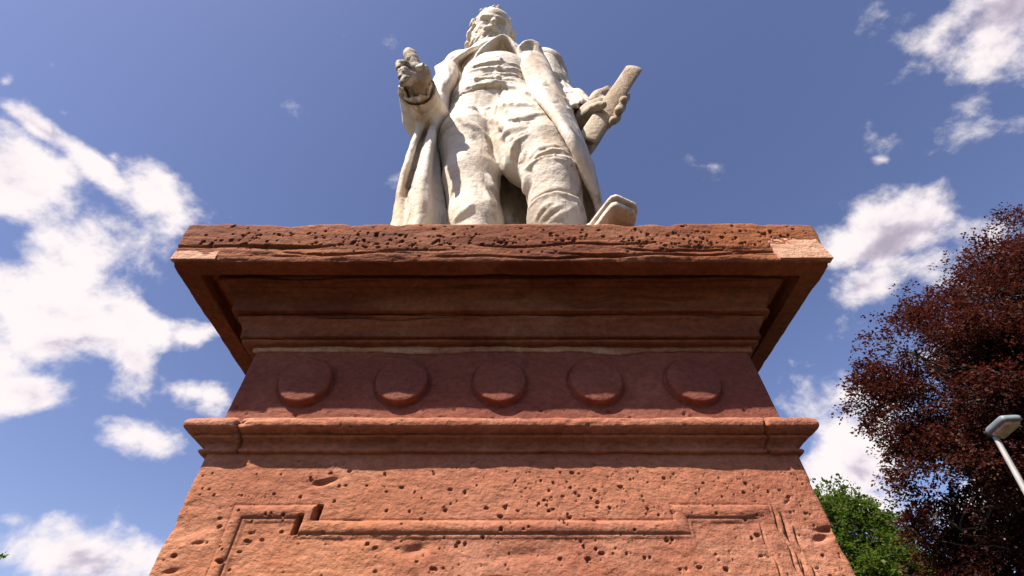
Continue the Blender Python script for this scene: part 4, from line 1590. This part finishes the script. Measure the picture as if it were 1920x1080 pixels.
def make_tree(name, label, group, base, height, lobes, nspray, per, leaf, mat, seed, spread=.55, droop=.25, thresh=-.15, shell=.55, nfreq=.55):
    r = np.random.default_rng(seed)
    base = np.array(base, float)
    root = thing(name, label, 'tree', tuple(base), group)
    cents = np.array([l[:3] for l in lobes], float)
    rads = np.array([l[3:6] for l in lobes], float)
    # sprays of leaves through the outer part of the crown
    wgt = np.prod(rads, axis=1) ** (2 / 3)
    pick = r.choice(len(lobes), size=nspray * 3, p=wgt / wgt.sum())
    d = r.normal(size=(nspray * 3, 3))
    d /= np.linalg.norm(d, axis=1, keepdims=True)
    rad = shell + (1.04 - shell) * r.uniform(size=(nspray * 3, 1)) ** .6
    c = cents[pick] + d * rads[pick] * rad
    nz = fbm(c * nfreq, 3, seed)
    nz2 = fbm(c * nfreq * 3.1 + 5, 2, seed + 9)
    keep = (nz + .45 * nz2 > thresh) & (c[:, 2] > base[2] + .8)
    c, d = c[keep][:nspray], d[keep][:nspray]
    c += .35 * np.stack([fbm(c * .9, 2, seed + 20), fbm(c * .9, 2, seed + 21), fbm(c * .9, 2, seed + 22)], -1)
    n = len(c)
    # each spray: a flat fan pointing outward and drooping
    out = d * np.array([1, 1, .35]) + r.normal(size=(n, 3)) * .25
    out[:, 2] -= droop
    out /= np.linalg.norm(out, axis=1, keepdims=True)
    side = np.cross(out, (0, 0, 1.0))
    side /= np.linalg.norm(side, axis=1, keepdims=True) + 1e-9
    up = np.cross(side, out)
    L = spread * r.uniform(.6, 1.3, size=(n, 1))
    tt = r.uniform(0, 1, size=(n, per))
    ss = r.normal(size=(n, per)) * .30 * (1 - .5 * tt)
    hh = r.normal(size=(n, per)) * .10
    pos = c[:, None] + out[:, None] * (tt * L)[..., None] + side[:, None] * (ss * L)[..., None] + up[:, None] * ((hh - .25 * tt ** 2) * L)[..., None]
    pos = pos.reshape(-1, 3)
    N = len(pos)
    ld = np.repeat(out, per, 0) + r.normal(size=(N, 3)) * .55
    ld /= np.linalg.norm(ld, axis=1, keepdims=True)
    nn = np.repeat(up, per, 0) + r.normal(size=(N, 3)) * .55
    ls = np.cross(ld, nn)
    ls /= np.linalg.norm(ls, axis=1, keepdims=True) + 1e-9
    nn = np.cross(ls, ld)
    s = leaf * r.uniform(.65, 1.25, size=(N, 1))
    v = np.stack([pos, pos + ld * s * .45 + ls * s * .33 + nn * s * .08, pos + ld * s, pos + ld * s * .45 - ls * s * .33 + nn * s * .08], 1).reshape(-1, 3)
    f = np.arange(N * 4).reshape(N, 4)
    # trunk, limbs, twigs
    zc = cents[:, 2].mean()
    top = np.array([base[0] + (cents[:, 0].mean() - base[0]) * .6, base[1] + (cents[:, 1].mean() - base[1]) * .6, base[2] + height * .80])
    tr = bend(base - (0, 0, .3), top, 26, height * .012, r)
    tt_ = np.linspace(0, 1, 26)
    R0 = height * .024
    rr_ = R0 * (1 - tt_) ** .8 + .03 + R0 * .5 * np.exp(-tt_ * 16)
    paths = [(tr, rr_)]
    twigs = []
    for i, (cc, rd) in enumerate(zip(cents, rads)):
        k = int(np.clip((cc[2] - rd[2] * .4 - base[2]) / (height * .8) * 25, 5, 22))
        end = cc + (cc - tr[k]) * .15
        lb = bend(tr[k], end, 12, .25, r)
        paths.append((lb, np.linspace(max(.05, rr_[k] * .45), .035, 12)))
        q = r.normal(size=(12, 3))
        q /= np.linalg.norm(q, axis=1, keepdims=True)
        for w_ in q:
            s0 = lb[r.integers(5, 12)]
            twigs.append((bend(s0, cc + w_ * rd * .92, 7, .12, r), np.linspace(.035, .010, 7)))
    V, F = tube_mesh(paths, 10)
    mesh_obj('trunk', V, F, M['bark'], root, world_units=True)
    V, F = tube_mesh(twigs, 5)
    o = mesh_obj('branches', V, F, M['bark'], root, world_units=True)
    o['kind'] = 'stuff'
    o = mesh_obj('crown', v, f, mat, root, smooth=False, world_units=True)
    for c_ in root.children:
        c_.matrix_parent_inverse.identity()
        c_.location = -Vector(root.location)
    return root


def metres(px, py, Y):
    p = P(px, py, 1.0)
    return p * Y + np.array([0, 0, EYE])


rt = np.random.default_rng(11)
# copper beech: crown built of lobes laid against the sky line seen in the photo
beech_lobes = []
for (px, py, Y, rad) in [(1900, 520, 13, 2.4), (1790, 560, 14, 2.3), (1960, 440, 15, 2.6), (1720, 660, 15, 2.1), (1850, 650, 14, 2.6), (1940, 620, 13, 2.6), (1700, 740, 16, 1.9),
                         (1780, 760, 15, 2.4), (1880, 790, 15, 2.8), (1960, 760, 15, 2.8), (1745, 850, 16, 1.8), (1820, 880, 16, 2.4), (1920, 900, 16, 2.8), (1770, 960, 17, 1.9), (1850, 980, 17, 2.4),
                         (1960, 1000, 17, 2.8), (1800, 1060, 18, 2.0), (1880, 1100, 18, 2.4), (2060, 560, 15, 3.2), (2080, 760, 16, 3.4), (2100, 960, 17, 3.4), (2160, 640, 19, 3.4), (2040, 420, 16, 2.8), (1985, 860, 19, 3.2), (1830, 500, 16, 1.7)]:
    c = metres(px + 28 + max(0, py - 780) * .12, py + 8, Y)
    beech_lobes.append((*c, rad * rt.uniform(.9, 1.1), rad * rt.uniform(.9, 1.1), rad * rt.uniform(.75, .95)))
bl = np.array(beech_lobes)
make_tree('copper_beech_tree', 'large dark red copper beech tree with dense drooping foliage, behind the street lamp', None,
          (bl[:, 0].mean() + 1.5, bl[:, 1].mean() + .8, 0), 20, beech_lobes, 17000, 24, .125, M['beech_leaf'], 21, spread=.85, droop=.35, thresh=.11, shell=.30, nfreq=.85)

green_lobes = []
for (px, py, Y, rad) in [(1560, 985, 34, 2.6), (1600, 1010, 34, 3.0), (1570, 940, 36, 1.6), (1645, 1035, 34, 2.6), (1610, 1075, 33, 3.6), (1680, 1075, 34, 2.4), (1540, 1080, 34, 3.4), (1620, 965, 35, 1.5), (1660, 1130, 33, 4), (1590, 1170, 33, 4), (1510, 1000, 36, 3), (1700, 1050, 38, 2.0)]:
    c = metres(px, py, Y)
    green_lobes.append((*c, rad, rad, rad * .8))
gl = np.array(green_lobes)
make_tree('broadleaf_tree', 'bright green broadleaf tree low behind the right flank of the pedestal', None,
          (gl[:, 0].mean(), gl[:, 1].mean(), 0), 17, green_lobes, 5200, 14, .24, M['green_leaf'], 31, spread=.8, droop=.15, thresh=.04, shell=.4, nfreq=.5)

lob = [(*metres(-168, 1136, 26), 3.2, 3.2, 2.6), (*metres(-120, 1090, 26), 1.9, 1.9, 1.5), (*metres(-200, 1170, 26), 3.4, 3.4, 2.8)]
lb_ = np.array(lob)
make_tree('distant_tree', 'sparse tree whose outermost twig just enters the lower left corner', None,
          (lb_[:, 0].mean(), lb_[:, 1].mean(), 0), 10.5, lob, 1100, 12, .2, M['green_leaf'], 41, spread=.8, thresh=-.1)

# ------------------------------------------------------------------ street lamp
lampY = 6.5
hA, hB = metres(1864, 812, lampY), metres(1915, 787, lampY + .35)
pTop, pLow = metres(1868, 822, lampY), metres(1920, 915, lampY + .02)
lamp = thing('street_lamp', 'grey street lamp with box head on slanting pole, before the copper beech', 'street lamp', (7.4, lampY, 0))
dirp = (pLow - pTop) / np.linalg.norm(pLow - pTop)
elbow = pTop + dirp * 1.5
foot = np.array([elbow[0] - .02, elbow[1] + .03, 0.0])
V, F = tube_mesh([(np.array([pTop - dirp * .05, pTop + dirp * .5, pTop + dirp * 1.1, elbow, elbow + (foot - elbow) * .06]), [.034, .036, .040, .044, .048])], 16)


def fix(o):
    o.matrix_parent_inverse.identity()
    o.location = -Vector(lamp.location)
    return o


fix(mesh_obj('arm', V, F, M['pole_metal'], lamp, world_units=True))
V, F = tube_mesh([(np.array([elbow + (foot - elbow) * .03, elbow + (foot - elbow) * .5, elbow + (foot - elbow) * .55, elbow + (foot - elbow) * .56, foot + (0, 0, .02), foot]), [.05, .055, .058, .075, .08, .08])], 16)
fix(mesh_obj('pole', V, F, M['pole_metal'], lamp, world_units=True))
# head: shallow housing reaching from the arm toward the viewer, lens underneath
zl_ = P(1852, 815, lampY)[2]


def onplane(px, py, z):
    v_ = (CY - py) / F_PX
    p_ = P(px, py, z * (cp - v_ * sp) / (sp + v_ * cp))
    return p_ + np.array([0, 0, EYE])


qa, qb, qe, qd = onplane(1851, 815, zl_), onplane(1883, 787, zl_), onplane(1921, 785, zl_), onplane(1876, 824, zl_)


def quad_box(sc_, z0, z1, top, bot=1.0):
    """box on the four plan corners, softened corners; sc_ scales the plan"""
    cen = (qa + qb + qe + qd) / 4
    cs_ = [cen + (q - cen) * sc_ for q in (qa, qb, qe, qd)]
    ol = []
    for i_ in range(4):
        for t_ in np.linspace(0, 1, 12, endpoint=False):
            ol.append(cs_[i_] * (1 - t_) + cs_[(i_ + 1) % 4] * t_)
    ol = np.array(ol)
    for _ in range(2):
        ol = (np.roll(ol, 1, 0) + 2 * ol + np.roll(ol, -1, 0)) / 4
    rows = []
    for s_, z_ in [(0, z0), (.55 * bot, z0), (.93 * bot, z0 + (0 if bot == 1 else .25 * (z1 - z0))), (1, z0 + .08 * (z1 - z0) if bot == 1 else z1), (1, z0 + .7 * (z1 - z0) if bot == 1 else z1), (top, z1), (0, z1)]:
        r_ = cen + (ol - cen) * s_
        r_[:, 2] += z_
        rows.append(r_)
    return np.array(rows)


G = quad_box(1.0, 0, .085, .88)
fix(mesh_obj('lamp_housing', G, grid_faces(*G.shape[:2], wrap=True), M['lamp_metal'], lamp, smooth=False, world_units=True))
G = quad_box(.84, -.07, -.001, 1.0, bot=.9)
fix(mesh_obj('lamp_lens', G, grid_faces(*G.shape[:2], wrap=True), M['lens'], lamp, world_units=True))
hA = (qa + qd) / 2
e1 = (qb - qa) / np.linalg.norm(qb - qa)
e3 = np.array([0, 0, 1.0])
V, F = tube_mesh([(np.array([pTop - dirp * .02, pTop - dirp * .10, hA + e3 * .03 + e1 * .06]), [.045, .042, .035])], 14)
fix(mesh_obj('bracket', V, F, M['lamp_metal'], lamp, world_units=True))
